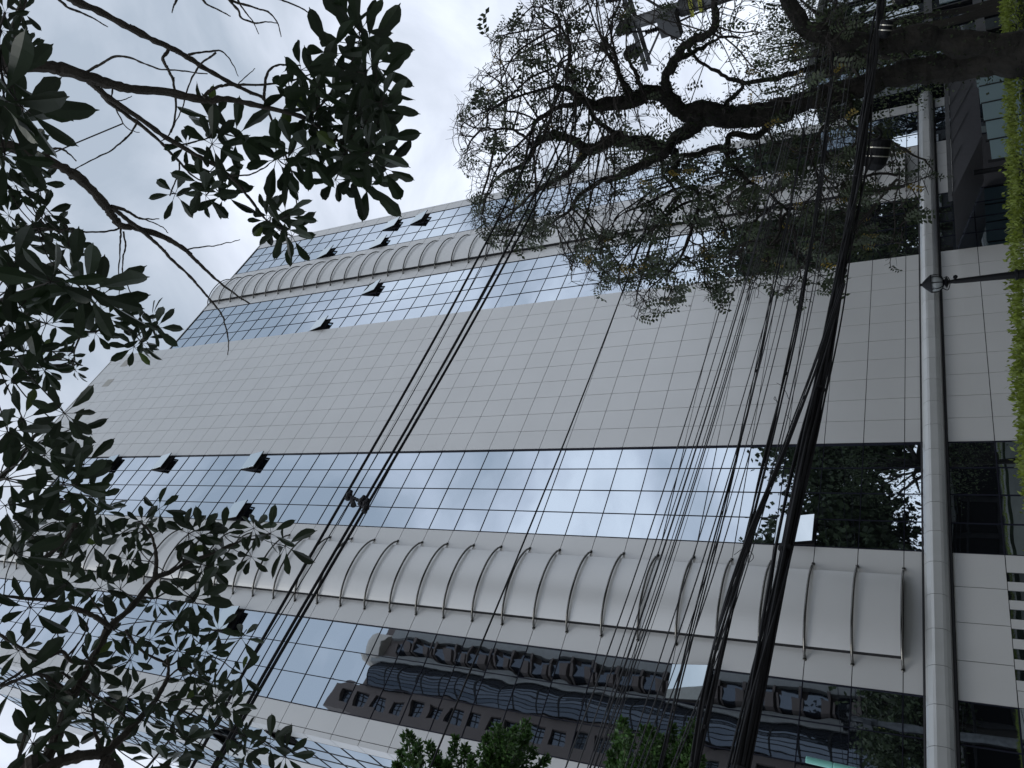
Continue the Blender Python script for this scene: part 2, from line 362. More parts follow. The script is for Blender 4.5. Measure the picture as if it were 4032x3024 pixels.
# curved panels and steel tubes
def curved(x0, x1, nm):
    cx = (x0 + x1) / 2; hw = 1.46; apex, edge = .50, .21; n = 20
    prof = []
    for k in range(n + 1):
        u = -1 + 2 * k / n; prof.append((cx + u * hw, -(edge + (apex - edge) * (1 - abs(u) ** 2.1))))
    back = [(x, y + .018) for x, y in prof]
    b = MB(); rz = [zr(0)] + [zr(i) for i in range(1, TOP + 1)]
    b.prism([(x, y - .0) for x, y in prof] + back[::-1], zr(0) + .02, zr(TOP), axis=2)
    me = b.build('curved_panel', M_clad, bld)
    g = MB(); g.box((cx - hw + .004, -.190, zr(0) + .03), (cx - hw + .16, -.0, zr(TOP))); g.box((cx + hw - .16, -.190, zr(0) + .03), (cx + hw - .004, 0, zr(TOP)))
    g.box((cx - hw + .16, -.16, zr(0) + .045), (cx + hw - .16, 0, zr(0) + .06)); g.build('gap_shade', M_gap, me)  # black boxes standing in for the shade in the gap behind the panel
    tw = 1.83
    for i in range(0, TOP + 1):
        P = []
        for k in range(19):
            u = -1 + 2 * k / 18; a = abs(u)
            P.append((cx + u * tw, -.62 * (1 - a ** 2.3) ** .8 + .0, zr(i) + (.0 if i else .0)))
        t = MB(); t.tube(P, .045, 8); t.tube([(P[0][0], .02, P[0][2]), (P[0][0], -.03, P[0][2])], .06, 8); t.tube([(P[-1][0], .02, P[-1][2]), (P[-1][0], -.03, P[-1][2])], .06, 8)
        t.build('steel_tube', M_steel, me, smooth=True)
curved(*V['bl'], 0); curved(*V['br'], 1)
# horizontal beam
prof = [(0.02, 3.30), (-.16, 3.28), (-.30, 3.20), (-.40, 3.08), (-.42, 3.0), (-.42, 2.76), (-.38, 2.68), (-.26, 2.58), (-.10, 2.54), (0.02, 2.54)]
b = MB(); xs = [XL - .35]
while xs[-1] < XR + .3: xs.append(xs[-1] + 1.22)
for i in range(len(xs) - 1): b.prism(prof, xs[i] + .008, min(xs[i + 1] - .008, XR + .42), axis=0)
b.build('beam', M_beam, bld)
b = MB(); b.prism([(p[0] * .97, 2.92 + (p[1] - 2.92) * .97) for p in prof], XL - .3, XR + .38, axis=0)
b.box((XL, -.08, 3.31), (XR, .03, 3.36)); b.box((XL, -.10, 2.46), (XR, .03, 2.53)); b.build('beam_joint', M_joint, bld)
# entrance canopy and entrance glazing
can = thing('entrance_canopy', 'dark grey folded metal canopy with diagonal seams over the entrance', 'canopy', (18, -2, -2.5))
A_, B_, C_, D_ = onY(3733, 250, -3), onY(3752, 772, -3), onY(3866, 535, -2.6), onY(3846, 250, -2.6)
b = MB(); off = np.array([0, .25, .0])
b.add([A_, B_, C_, D_, A_ + off, B_ + off, C_ + off, D_ + off], [(0, 3, 2, 1), (4, 5, 6, 7), (0, 1, 5, 4), (1, 2, 6, 5), (2, 3, 7, 6), (3, 0, 4, 7)])
E_ = onY(3755, 772, -1.2); G_ = onY(3872, 560, -.6)
b.add([C_ + off, B_ + off, B_ + (0, 2.9, 0), C_ + (0, 2.5, 0)], [(0, 1, 2, 3)])
cm = b.build('canopy_panel', M_metalroof, can)
b = MB()
for k in range(7):
    u = (k + .6) / 7; p = A_ * (1 - u) + B_ * u; q = p + (C_ - B_) * (1 if u < .55 else max(.1, (1 - u) / .45)) + np.array([1.8 * 0, 0, 0]); q = p * .0 + (A_ * (1 - u) + B_ * u) + (C_ - B_) * min(1, (1 - u) * 1.7) * 1.0
    b.tube([p + (0, -.02, 0), q + (0, -.02, 0)], .012, 4)
b.build('standing_seam', M_galv, can)
b = MB(); p0, p1 = A_ + (0, -.05, .02), B_ + (0, -.05, .02); b.add([p0, p1, p1 + (0, 0, .16), p0 + (0, 0, .22), p0 + (0, .3, 0), p1 + (0, .3, 0), p1 + (0, .3, .16), p0 + (0, .3, .22)], [(0, 1, 2, 3), (7, 6, 5, 4), (3, 2, 6, 7), (0, 4, 5, 1), (1, 5, 6, 2), (0, 3, 7, 4)])
b.build('fascia', M_galv, can)
for xp in (14.6, 24.6): b = MB(); b.tube([(xp, -2.2, -2.5), (xp, -2.2, 0.9)], .12, 10); b.build('canopy_post', M_black, can)
ent = thing('entrance_screen', 'low blue-grey glass screen with pale frame in front of the dark entrance', 'screen', (18, -4, -2.5))
b = MB()
for k in range(7): b.box((12.5 + k * 1.7, -4.02, -1.9), (14.1 + k * 1.7, -3.98, .25 + .06 * k))
b.build('screen_glass', M_teal, ent)
b = MB()
for k in range(8): b.box((12.4 + k * 1.7, -4.05, -2.4), (12.48 + k * 1.7, -3.95, .4))
b.box((12.4, -4.06, -2.0), (24.4, -3.94, -1.92)); b.build('screen_frame', M_black, ent)
# ------------------------------------------------------------------ low pavilion beyond the big tree
pav = thing('glass_pavilion', 'low dark glass building with long grey beams beyond the mossy trunk', 'building', (40, -3, -2.5))
b = MB(); b.box((27.6, -2.4, -2.5), (75, 10, 9)); b.build('wall', M_dglass, pav)
b = MB()
for z in (-.3, 2.3, 5.0, 8.9): b.box((27.5, -2.75, z), (75.1, -2.42, z + .45))
b.build('beam', M_galv, pav)
b = MB()
for k in range(18): b.box((28.4 + k * 2.4, -2.6, -2.5), (28.55 + k * 2.4, -2.43, 9)); 
for k in range(30): b.box((28 + k * 1.5, -2.55, 2.9), (28.05 + k * 1.5, -2.45, 4.9))
b.build('mullion', M_black, pav)
b = MB(); b.box((46, -2.62, .6), (50, -2.5, 2.2)); b.build('shutter', M_orange, pav)
b = MB()
for x0, z0, w_, h_ in ((38, 3, 3, 1.4), (42, 3.4, 2, 1.2), (52, 3, 3.5, 1.5), (36, 3.2, 1, 1.4), (57, 6, 2, 1.2)): b.box((x0, -2.5, z0), (x0 + w_, -2.44, z0 + h_))
b.build('blind', M_cream, pav)
b = MB()
for x0, z0, w_, h_ in ((32, -1.6, 5, 1.2), (40, -1.7, 7, 1.2), (52, -1.5, 6, 1.1), (34, .5, 4, 1.4)): b.box((x0, -2.52, z0), (x0 + w_, -2.45, z0 + h_))
b.build('reflection_pane', M_teal, pav)  # bluish boxes on the glass, reflections put into their colour
# ------------------------------------------------------------------ tower across the street, seen in the mirror glass
tw = thing('apartment_tower', 'brown apartment tower with punched windows and projecting bays mirrored in the left glass band', 'building', (7, -50, 0))
Yt = -45; FL = 2.46; TT = 66.5
b = MB(); b.box((-1.5, Yt - 14, 0), (.9, Yt, 63.2)); 
def wallholes(x0, x1, hx0, hx1, ztop):
    b.box((x0, Yt - .5, 0), (hx0, Yt, ztop)); b.box((hx1, Yt - .5, 0), (x1, Yt, ztop)); z = ztop - 2.6
    b.box((hx0, Yt - .5, z + .75 * 1), (hx1, Yt, ztop))
    while z > 1: b.box((hx0, Yt - .5, z - FL + .75), (hx1, Yt, z - .85)); z -= FL
wallholes(.9, 4.2, 1.75, 3.3, TT + 1.2); b.box((.9, Yt - 14, 0), (4.2, Yt - .5, TT + 1.2)); b.box((4.2, Yt - 14, 0), (15, Yt - .6, 64)); b.build('wall', M_brown, tw)
z = TT + 1.2 - 2.6
b0 = None
while z > 1:
    if b0 is None:
        f = MB(); f.box((1.75, Yt - .48, z - .85), (3.3, Yt - .44, z + .75)); b0 = f.build('window', M_tglass, tw)
        g = MB()
        for xx in (1.75, 2.4, 2.9, 3.22): g.box((xx, Yt - .44, z - .85), (xx + .08, Yt - .38, z + .75))
        for zz in (z - .85, z - .1, z + .67): g.box((1.75, Yt - .43, zz), (3.3, Yt - .39, zz + .08))
        fr = g.build('frame', M_black, b0); zb = z
    else:
        c = b0.copy(); COL.objects.link(c); c.location = (0, 0, 0); c.delta_location = (0, 0, z - zb)
        d = fr.copy(); COL.objects.link(d); d.parent = c
    z -= FL
b = MB(); n = 10                                   # rounded glass corner
for i in range(25):
    z0 = i * FL + 1; zt = z0 + FL * .93
    P = [(4.2 + 2.9 * k / n, Yt + 1.6 * math.sin(math.pi * (.08 + .92 * k / n))) for k in range(n + 1)]
    for k in range(n): b.quad((P[k + 1][0], P[k + 1][1], z0), (P[k][0], P[k][1], z0), (P[k][0], P[k][1], zt), (P[k + 1][0], P[k + 1][1], zt))
b.build('curved_glazing', M_tglass, tw)
b = MB()
for i in range(26): b.prism([(4.1, Yt - .5)] + [(4.2 + 2.95 * k / n, Yt + 1.66 * math.sin(math.pi * (.08 + .92 * k / n))) for k in range(n + 1)] + [(7.2, Yt - .5)], i * FL + 1 - .14, i * FL + 1, axis=2)
for k in range(n + 1): x_, y_ = 4.2 + 2.9 * k / n, Yt + 1.62 * math.sin(math.pi * (.08 + .92 * k / n)); b.box((x_ - .03, y_ - .02, 1), (x_ + .03, y_ + .03, 62.5))
b.build('glazing_frame', M_black, tw)
b = MB(); b.box((7.15, Yt - .6, 0), (7.5, Yt + .3, 64)); b.box((10.35, Yt - .6, 0), (12.6, Yt + .1, 62.5)); b.box((12.6, Yt - .6, 0), (15, Yt - .1, 58)); b.box((7.5, Yt - .6, 0), (8.0, Yt + .12, 63))
b.build('light_pier', M_lgrey, tw)
b = MB(); c_ = MB()
for i in range(24):
    z0 = 1.2 + i * FL
    b.prism([(8.1, Yt - .5), (8.2, Yt + .9), (9.1, Yt + 1.35), (9.4, Yt - .5)], z0, z0 + .75, axis=2); b.prism([(8.1, Yt - .5), (8.2, Yt + .9), (9.1, Yt + 1.35), (9.4, Yt - .5)], z0 + 1.95, z0 + 2.15, axis=2)
    b.box((9.5, Yt - .5, z0 + .1), (10.3, Yt + .45, z0 + .35)); c_.box((8.25, Yt - .45, z0 + .75), (9.2, Yt + .85, z0 + 1.95)); c_.box((9.45, Yt - .55, z0 + .5), (10.3, Yt - .45, z0 + 2.0))
b.build('bay', M_brown, tw); c_.build('bay_glazing', M_tglass, tw)
b = MB(); b.lathe([(2.0, 0), (2.0, 2.2), (1.8, 2.9), (.2, 3.4)], (9.2, Yt - 1.5, 63), k=14); b.build('roof_turret', M_cream, tw)
lowb = thing('apartment_block', 'grey low apartment block across the street mirrored beside the brown tower', 'building', (-18, -50, 0))
b = MB(); b.box((-34, -62, 0), (-2.5, -46, 18)); b.build('wall', M_brown, lowb)
b = MB()
for i in range(5):
    for k in range(9): b.box((-33 + k * 3.4, -46.02, 1.5 + i * 3.2), (-31 + k * 3.4, -45.97, 3.4 + i * 3.2))
b.build('window', M_tglass, lowb)
shop = thing('added_shop_row', 'long dark low row of shops added across the road to darken the glass under the beam', 'building', (40, -41, 0))  # added unseen row, keeps the bright horizon out of the lower glass
b = MB(); b.box((-2, -44, 0), (140, -39, 5.5)); b.build('wall', M_asph, shop)
b = MB()
for k in range(34): b.box((-1 + k * 4.1, -38.99, .3), (2.4 + k * 4.1, -38.9, 3.4))
b.build('shop_window', M_black, shop)
b = MB(); b.box((-2, -38.9, 3.6), (140, -37.9, 3.9)); b.build('awning', M_lgrey, shop)
# ------------------------------------------------------------------ foliage tools
def leafquads(C, Lg, Wd, D, U):
    """diamond leaves: C base (n,3), D direction, U side vector"""
    n = len(C); tip = C + D * Lg[:, None]; mid = C + D * (Lg * .48)[:, None]
    Vv = np.stack([C, mid + U * Wd[:, None], tip, mid - U * Wd[:, None]], 1).reshape(-1, 3)
    return Vv, [(4 * i, 4 * i + 1, 4 * i + 2, 4 * i + 3) for i in range(n)]
def unit(a): return a / (np.linalg.norm(a, axis=-1, keepdims=True) + 1e-12)
def rdir(n): return unit(rng.normal(size=(n, 3)))
def soft_tree(name, x, y, z, h, r, label, cat='tree', group=None, n=3200, leaf=.32, mt=None, proto=None, rot=0):
    if proto is not None:
        o = proto.copy(); COL.objects.link(o); o.location = (x, y, z); o.rotation_euler = (0, 0, rot); o.scale = (r, r, h)
        for ch in proto.children: c = ch.copy(); COL.objects.link(c); c.parent = o
        tag(o, label, cat, group); return o
    t = thing(name, label, cat, (0, 0, 0), group)
    b = MB(); b.tube(smooth_path([(0, 0, 0), (.02, .01, .2), (-.02, .0, .45), (.0, .0, .85)]), np.linspace(.035, .008, 19), 8)
    cent = []
    for k in range(26):
        d = rdir(1)[0]; s_ = np.array([0, 0, .35 + .3 * random.random()]); c = np.array([d[0] * .36, d[1] * .36, .66 + d[2] * .28]); cent.append(c)
        b.tube([s_, (s_ + c) / 2 + (0, 0, .03), c], [.012, .008, .003], 4)
    b.build('trunk', M_bark, t)
    cent = np.array(cent); C = cent[rng.integers(0, len(cent), n)] + rng.normal(size=(n, 3)) * (.085, .085, .06)
    D = unit(rdir(n) + (0, 0, -.5)); U = unit(np.cross(D, rdir(n))); Lg = rng.uniform(.6, 1.3, n) * leaf / 10
    b = MB(); b.add(*leafquads(C, Lg, Lg * .36, D, U)); b.build('crown', mt or M_farleaf, t)
    t.location = (x, y, z); t.scale = (r, r, h); t.rotation_euler = (0, 0, rot); return t
def deparent(t):
    for c in t.children: c.matrix_parent_inverse = Matrix.Identity(4)
g_ = 'street trees mirrored in the glass'
pt = soft_tree('street_tree', 12, -29, 0, 17, 14, 'tall dark street tree mirrored at the middle of the left glass band', group=g_, n=9000, leaf=.34); deparent(pt)
for k, (x_, y_, h_, r_, lb) in enumerate([(22, -27, 17, 13, 'dense street tree mirrored low beside the white centre panels'), (33, -30, 16, 15, 'broad street tree mirrored in the glass above the entrance'), (46, -25, 23, 16, 'far street tree mirrored near the right building corner'),
                          (3, -31, 9.5, 9, 'small street tree mirrored in front of the brown tower'), (61, -26, 25.5, 18, 'tall street tree mirrored at the far right corner'), (53, -28, 13, 14, 'lower street tree mirrored between the two tallest ones'), (78, -26, 25, 18, 'farthest tall street tree beyond the right corner'), (17, -35, 15, 13, 'street tree standing behind the others across the road')]):
    soft_tree('street_tree', x_, y_, 0, h_, r_, lb, group=g_, proto=pt, rot=k * 1.3)
g_ = 'trees beyond the big mossy tree'
pt2 = soft_tree('background_tree', 9, -12, -2.5, 11, 7, 'fuzzy fine-leaved tree at the top edge behind the utility pole', group=g_, n=5000, leaf=.12); deparent(pt2)
for k, (px, py, t_, h_, r_, lb) in enumerate([(3150, 420, 62, 14, 9, 'dark green tree behind the forked limb'), (2950, 40, 50, 14, 7, 'tall feathery tree at the top edge beyond the pole'), (3350, 520, 58, 11, 8, 'tree hiding the right building corner')]):
    p = CAM + ray(3750, py) * t_; soft_tree('background_tree', p[0], min(p[1], -1.5 if k != 2 else 3), -2.5, h_, r_, lb, group=g_, proto=pt2, rot=k + .4)
# ------------------------------------------------------------------ the big mossy tree
def s3(P, ox=2688, oy=0, f=.6076): return [(ox + a * f, oy + c * f) for a, c in P]
def s8(P): return s3(P, 2350, 0, .4521)
def s2(P): return s3(P, 1344, 0)
T0 = 15.0
limbs = []   # (pixel path, depth start, depth end, r0, r1 in metres)
limbs.append((s3([(2300, 375), (2100, 375), (1900, 405), (1700, 440), (1550, 455), (1400, 480), (1250, 530), (1100, 575), (900, 625), (750, 675), (600, 715)]), 15, 15.2, .26, .17))
limbs.append((s3([(2300, 315), (2050, 305), (1850, 290), (1700, 272), (1550, 250), (1400, 262), (1250, 285), (1080, 275), (950, 235), (850, 210), (760, 140), (700, 20), (660, -80)]), 15, 14.4, .24, .11))
limbs.append((s8([(1700, 935), (1500, 985), (1370, 1005), (1270, 1010), (1150, 1030), (1040, 1000), (960, 960), (850, 960), (760, 975), (700, 930), (630, 870), (560, 815), (450, 800), (380, 840), (300, 880), (150, 905), (0, 918)]), 15.2, 14.6, .22, .11))
limbs.append((s2([(1656, 685), (1600, 660), (1540, 630), (1500, 600), (1440, 575), (1380, 560)]), 14.6, 14.2, .10, .04))
limbs.append((s2([(1560, 640), (1490, 680), (1400, 700), (1300, 760), (1240, 820)]), 14.6, 14.9, .06, .03))
limbs.append((s8([(1200, 1010), (1060, 1005), (940, 1020), (860, 1080), (770, 1150), (690, 1210), (620, 1290), (520, 1370), (400, 1430), (280, 1500), (120, 1560), (0, 1600), (-150, 1690), (-250, 1840), (-420, 1960)]), 15.2, 16.2, .20, .02))
limbs.append((s8([(640, 1290), (520, 1280), (420, 1250), (300, 1240), (200, 1220), (110, 1225), (0, 1290)]), 15.3, 15.6, .15, .11))
limbs.append((s2([(1656, 960), (1590, 968), (1530, 935), (1430, 880), (1350, 880), (1290, 905), (1245, 960), (1200, 1040), (1150, 1080), (1060, 1120), (980, 1185)]), 15.6, 16.2, .11, .03))
limbs.append((s2([(1245, 960), (1210, 900), (1130, 850), (1040, 830), (920, 830)]), 15.8, 15.3, .04, .015))
limbs.append((s2([(1590, 968), (1540, 1040), (1490, 1110), (1380, 1170), (1280, 1220), (1200, 1290), (1090, 1390), (1000, 1440)]), 15.7, 16.6, .08, .02))
limbs.append((s8([(610, 850), (605, 780), (605, 660), (650, 570), (710, 490), (740, 420), (830, 350), (900, 320), (985, 280), (1035, 190), (1030, 60), (1020, -60)]), 14.8, 14.0, .10, .05))
limbs.append((s8([(720, 500), (810, 470), (900, 420), (1000, 370), (1080, 320), (1250, 330)]), 14.6, 15.5, .05, .02))
limbs.append((s8([(790, 430), (850, 500), (950, 570), (1050, 630), (1150, 680), (1280, 720), (1500, 700), (1700, 640), (1900, 580), (2212, 500)]), 14.7, 15, .018, .05))
limbs.append((s8([(1280, 720), (1240, 800), (1150, 880), (1080, 970)]), 14.9, 15.2, .03, .045))
limbs.append((s8([(330, 870), (280, 780), (220, 720), (180, 620), (160, 500), (130, 420), (70, 340)]), 14.6, 13.8, .055, .02))
limbs.append((s8([(420, 800), (370, 720), (340, 620), (290, 540), (250, 440)]), 14.6, 14, .05, .018))
limbs.append((s2([(1860, 640), (1820, 540), (1790, 440), (1730, 350), (1690, 250)]), 14.6, 13.8, .05, .02))
limbs.append((s2([(1520, 610), (1500, 500), (1470, 420), (1490, 300), (1440, 200), (1400, 100)]), 14.3, 13.4, .05, .015))
limbs.append((s2([(1600, 690), (1650, 780), (1750, 850), (1850, 880)]), 14.7, 15.2, .05, .04))
limbs.append((s8([(560, 1370), (570, 1500), (640, 1600), (720, 1700)]), 15.6, 15.2, .05, .025))
limbs.append((s8([(680, 1320), (690, 1420), (670, 1500), (740, 1610), (860, 1640), (900, 1760)]), 15.4, 14.9, .07, .03))
limbs.append((s3([(640, 720), (560, 800), (480, 880), (330, 870), (280, 960), (310, 1060), (380, 1130), (480, 1200), (600, 1290), (700, 1400)]), 15.2, 14.5, .08, .02))
limbs.append((s3([(900, 640), (960, 700), (990, 760), (900, 850), (830, 960), (850, 1080)]), 15.1, 14.4, .05, .015))
limbs.append((s3([(1050, 600), (1100, 700), (1080, 800), (1180, 860), (1300, 900), (1420, 960), (1530, 1010), (1590, 1060), (1620, 1130)]), 15.0, 13.6, .045, .008))
limbs.append((s3([(1330, 920), (1400, 1060), (1390, 1160)]), 14.2, 13.9, .012, .005))
limbs.append((s3([(350, 980), (200, 960), (100, 1000), (0, 1000)]), 14.8, 15.0, .06, .04))
big = thing('mossy_tree', 'large dark mossy forked tree with spreading bare twigs and feathery leaves', 'tree', tuple(at(4032, 280, T0) * (1, 1, 0) + np.array([0, 0, -1.2])))
tb = MB(); nodes = []; nrad = []
def wander(P, amp):
    n = len(P); q = rng.normal(size=(n, 3)) * amp; k = np.array([.25, .5, .25])
    for a in range(3): q[:, a] = np.convolve(q[:, a], k, 'same')
    q[0] = 0; q[-1] = 0; return P + q
tufts = []
for pth, d0, d1, r0, r1 in limbs:
    n = len(pth); P = [at(px, py, d0 + (d1 - d0) * i / (n - 1)) for i, (px, py) in enumerate(pth)]
    P = wander(smooth_path(P, 5), .02); m_ = len(P); rr = r0 + (r1 - r0) * np.linspace(0, 1, m_) ** .8
    rr = rr * (1 + .12 * rng.normal(size=m_)); rr[1:-1] = (rr[:-2] + rr[1:-1] + rr[2:]) / 3
    tb.tube(P, rr, 10 if r0 > .08 else 7)
    for i in range(m_):
        if rr[i] < .13 or True: nodes.append(P[i]); nrad.append(rr[i])
        if rr[i] > .035: tufts.append((P[i], rr[i]))
# trunk down to the ground
base = at(4032, 212, 15.0); tb.tube(smooth_path([at(3900, 214, 15.0), at(4032, 212, 15.05), base + (.05, .05, -1.2), (base[0] + .1, base[1] + .1, -1.5)], 5), [.28] * 2 + list(np.linspace(.29, .6, 14)), 12)
tb.build('trunk', M_bark, big)
# twigs grown towards points of the crown (space colonisation)
def inpoly(px, py, poly):
    c = False; j = len(poly) - 1
    for i in range(len(poly)):
        xi, yi = poly[i]; xj, yj = poly[j]
        if (yi > py) != (yj > py) and px < (xj - xi) * (py - yi) / (yj - yi) + xi: c = not c
        j = i
    return c
poly = [(1800, 430), (1850, 330), (1935, 250), (1930, 120), (2060, 60), (2100, -60), (3330, -60), (3330, 200), (3420, 480), (3560, 640), (3690, 640), (3690, 760), (3590, 800), (3560, 1060), (3420, 1030), (3300, 960), (3250, 1170), (3180, 1060), (3120, 1200), (3000, 1060), (2960, 1200), (2850, 1000), (2830, 1230), (2700, 1080), (2640, 1200), (2520, 1260), (2440, 1150), (2230, 1080), (2200, 930), (2080, 960), (1990, 1000), (1900, 960), (1830, 800), (1850, 700), (1790, 600)]
holes = [[(2500, 130), (2700, 90), (2960, 330), (2900, 420), (2700, 440), (2640, 340), (2520, 280)], [(2250, 420), (2420, 440), (2440, 560), (2300, 560)], [(2660, 470), (2900, 440), (2760, 600), (2700, 590)], [(3560, 650), (3690, 640), (3700, 420), (3560, 420)]]
att = []
while len(att) < 4700:
    px, py = rng.uniform(1780, 3700), rng.uniform(-60, 1260)
    if not inpoly(px, py, poly): continue
    if any(inpoly(px, py, h_) for h_ in holes) and rng.random() > .12: continue
    dens = 1.0 if px < 2560 else (.75 if py > 600 else .55)
    if px > 3350: dens = .16
    if px > 2950 and py > 520 and px < 3400: dens = .9
    if 2450 < px < 3300 and py < 560: dens = .20
    if rng.random() > dens: continue
    att.append(at(px, py, 15 + rng.normal() * .9 - .5 * abs(rng.normal())))
att = np.array(att); nodes = list(nodes); parent = [-1] * len(nodes); nbase = len(nodes)
A = np.array(nodes); near_i = np.zeros(len(att), int); near_d = np.full(len(att), 1e9)
def upd(newP, off):
    global near_i, near_d
    for s_ in range(0, len(newP), 400):
        blk = newP[s_:s_ + 400]; d = ((att[:, None, :] - blk[None]) ** 2).sum(2); j = d.argmin(1); dm = d[np.arange(len(att)), j]
        k = dm < near_d; near_d[k] = dm[k]; near_i[k] = j[k] + off + s_
upd(A, 0); step = .16; alive = np.ones(len(att), bool)
for it in range(60):
    alive &= near_d > .13 ** 2
    if alive.sum() < 30: break
    idx = np.where(alive)[0]; grp = {}
    for a in idx: grp.setdefault(near_i[a], []).append(a)
    new = []; np_ = []
    for n_, al in grp.items():
        d = unit(att[al] - nodes[n_]).sum(0); d = unit(d + rng.normal(size=3) * .28)
        if parent[n_] >= 0: d = unit(d + .5 * unit(nodes[n_] - nodes[parent[n_]]))
        new.append(nodes[n_] + d * step); np_.append(n_)
    off = len(nodes); nodes.extend(new); parent.extend(np_); upd(np.array(new), off)
NN = len(nodes); kids = [[] for _ in range(NN)]
for i in range(nbase, NN): kids[parent[i]].append(i)
rad = np.zeros(NN)
for i in range(NN - 1, nbase - 1, -1):
    rad[i] = .0062 if not kids[i] else (sum(rad[c] ** 2.35 for c in kids[i])) ** (1 / 2.35)
rad = np.minimum(rad, .07)
tw_ = MB(); tips = []
for i in range(nbase, NN):
    p = parent[i]
    if p < nbase or len(kids[p]) > 1 and kids[p][0] != i:        # start of a chain
        ch = [p, i]; c = i
        while kids[c]: c = kids[c][0]; ch.append(c)
        P = np.array([nodes[q] for q in ch]); rr = np.array([rad[i] if q < nbase or q == p else rad[q] for q in ch])
        e_ = P[-1] + unit(P[-1] - P[-2]) * rng.uniform(.04, .14) + rng.normal(size=3) * .05
        P = np.vstack([P, e_]); rr = np.append(rr, .0028)
        tw_.tube(P, rr, 5 if rr[0] > .012 else 3, cap=False)
        tips.append(len(ch)); 
# spurs: tiny side twigs
cand = rng.choice(np.arange(nbase, NN), min(4200, NN - nbase), replace=False)
for i in cand:
    a = np.array(nodes[i]); d = unit(unit(a - nodes[parent[i]]) + rdir(1)[0] * .9); l_ = rng.uniform(.07, .28)
    tw_.tube([a, a + d * l_ * .5 + rng.normal(size=3) * .01, a + d * l_ + rng.normal(size=3) * .03], [.0042, .0034, .002], 3, cap=False)
tw_.build('twig', M_twig, big)
# pinnate leaves
def pinnate(pos, dirs, Lr, nl, mb):
    n = len(pos); C, D, U, Lg = [], [], [], []
    for i in range(n):
        d = dirs[i]; side = unit(np.cross(d, rdir(1)[0])); up = np.cross(side, d)
        L_ = Lr[i]
        for k in range(nl):
            u = .18 + .82 * k / (nl - 1); dd = unit(d + np.array([0, 0, -.5]) * u * u); base_ = pos[i] + dd * L_ * u
            for sg in (-1, 1):
                C.append(base_); D.append(unit(side * sg + d * .55 + rng.normal(size=3) * .15)); U.append(unit(np.cross(D[-1], up))); Lg.append(L_ * .32 * rng.uniform(.8, 1.15))
    C, D, U, Lg = map(np.array, (C, D, U, Lg)); mb.add(*leafquads(C, Lg, Lg * .27, D, U))
def leafprob(px, py):
    if px > 2980 and py > 560: return 1.0
    if py > 900: return .9
    if px < 2150: return .45
    if py < 330 and px < 2250: return .5
    if px > 3000: return .45
    if px > 2500 and py > 620: return .85
    return .24
def pix(P): q = R @ (np.asarray(P) - CAM); return 2016 + F * q[0] / q[2], 1512 + F * q[1] / q[2]
lp, ld = [], []
for i in range(nbase, NN):
    if rad[i] > .012: continue
    px, py = pix(nodes[i]); pr_ = leafprob(px, py) * (1.0 if not kids[i] else .28)
    clump = .5 + .5 * math.sin(px * .021 + py * .013) * math.sin(py * .024 - px * .008)
    if rng.random() < pr_ * (.12 + 1.9 * clump ** 2): 
        for _ in range(rng.integers(1, 3)):
            lp.append(nodes[i]); ld.append(unit(unit(nodes[i] - nodes[parent[i]]) * .5 + rdir(1)[0] * .7 + np.array([0, 0, -.75])))
lp, ld = np.array(lp), np.array(ld); k = rng.random(len(lp)) < .035
b = MB(); pinnate(lp[~k], ld[~k], rng.uniform(.18, .34, (~k).sum()), 5, b); b2_ = MB(); pinnate(lp[k], ld[k], rng.uniform(.15, .25, k.sum()), 5, b2_); build2('crown', [(b, M_pleaf), (b2_, M_pyel)], big)
# moss and fern tufts on the limbs
b = MB(); C, D = [], []
for p, r in tufts:
    for _ in range(int(8 + r * 110)):
        d = rdir(1)[0]; C.append(p + d * r * .93 + rng.normal(size=3) * .05); D.append(unit(d + (0, 0, -.35) + rng.normal(size=3) * .35))
C, D = np.array(C), np.array(D); Lg = rng.uniform(.03, .09, len(C)); b.add(*leafquads(C, Lg, Lg * .2, D, unit(np.cross(D, rdir(len(C)))))); b.build('moss', M_moss, big)
# ------------------------------------------------------------------ umbrella trees (palmate leaves) close overhead
OUT = [(0, .012), (.10, .016), (.24, .085), (.42, .150), (.58, .185), (.74, .190), (.86, .150), (.94, .085), (.975, .025), (1.03, .006)]
def leaflet(mb, base, d, nrm, L_, wf=1., curl=.25):
    side = np.cross(nrm, d); Vv = []; ph = rng.uniform(0, 6)
    for j, (u, w2) in enumerate(OUT):
        ww = w2 * L_ * wf * (1 + (.09 * math.sin(j * 2.7 + ph)) * (j > 3))
        c = base + d * L_ * u - nrm * curl * L_ * u * u * .6
        Vv += [c - side * ww + nrm * ww * .35, c, c + side * ww * (1 + .08 * math.cos(j * 1.9 + ph)) + nrm * ww * .35]
    n = len(OUT); Fc = []
    for j in range(n - 1):
        a = 3 * j; Fc += [(a, a + 1, a + 4, a + 3), (a + 1, a + 2, a + 5, a + 4)]
    mb.add(Vv, Fc)
def palmate(mb, stem, yb, c, L_, towards=None, face=None):
    ax = face if face is not None else unit(unit(CAM - c) * -.75 + np.array([0, 0, .6]) + rng.normal(size=3) * .33)
    a = unit(np.cross(ax, [1, .2, .1])); bb = np.cross(ax, a); nl = rng.integers(6, 9); off = rng.uniform(0, 6.28); span = rng.uniform(5.0, 6.28)
    for k in range(nl):
        th = off + span * k / nl + rng.normal() * .08; d = unit(a * math.cos(th) + bb * math.sin(th) - ax * rng.uniform(-.05, .5)); nr = unit(ax - d * (ax @ d))
        nr = unit(nr + np.cross(d, nr) * rng.normal() * .3)
        p1 = c + d * L_ * .16; stem.tube([c, p1], L_ * .010, 3, cap=False)
        leaflet(yb if (yb is not None and rng.random() < .010) else mb, p1, d, nr, L_ * rng.uniform(.62, .98) , rng.uniform(.74, 1.0), rng.uniform(.05, .55))
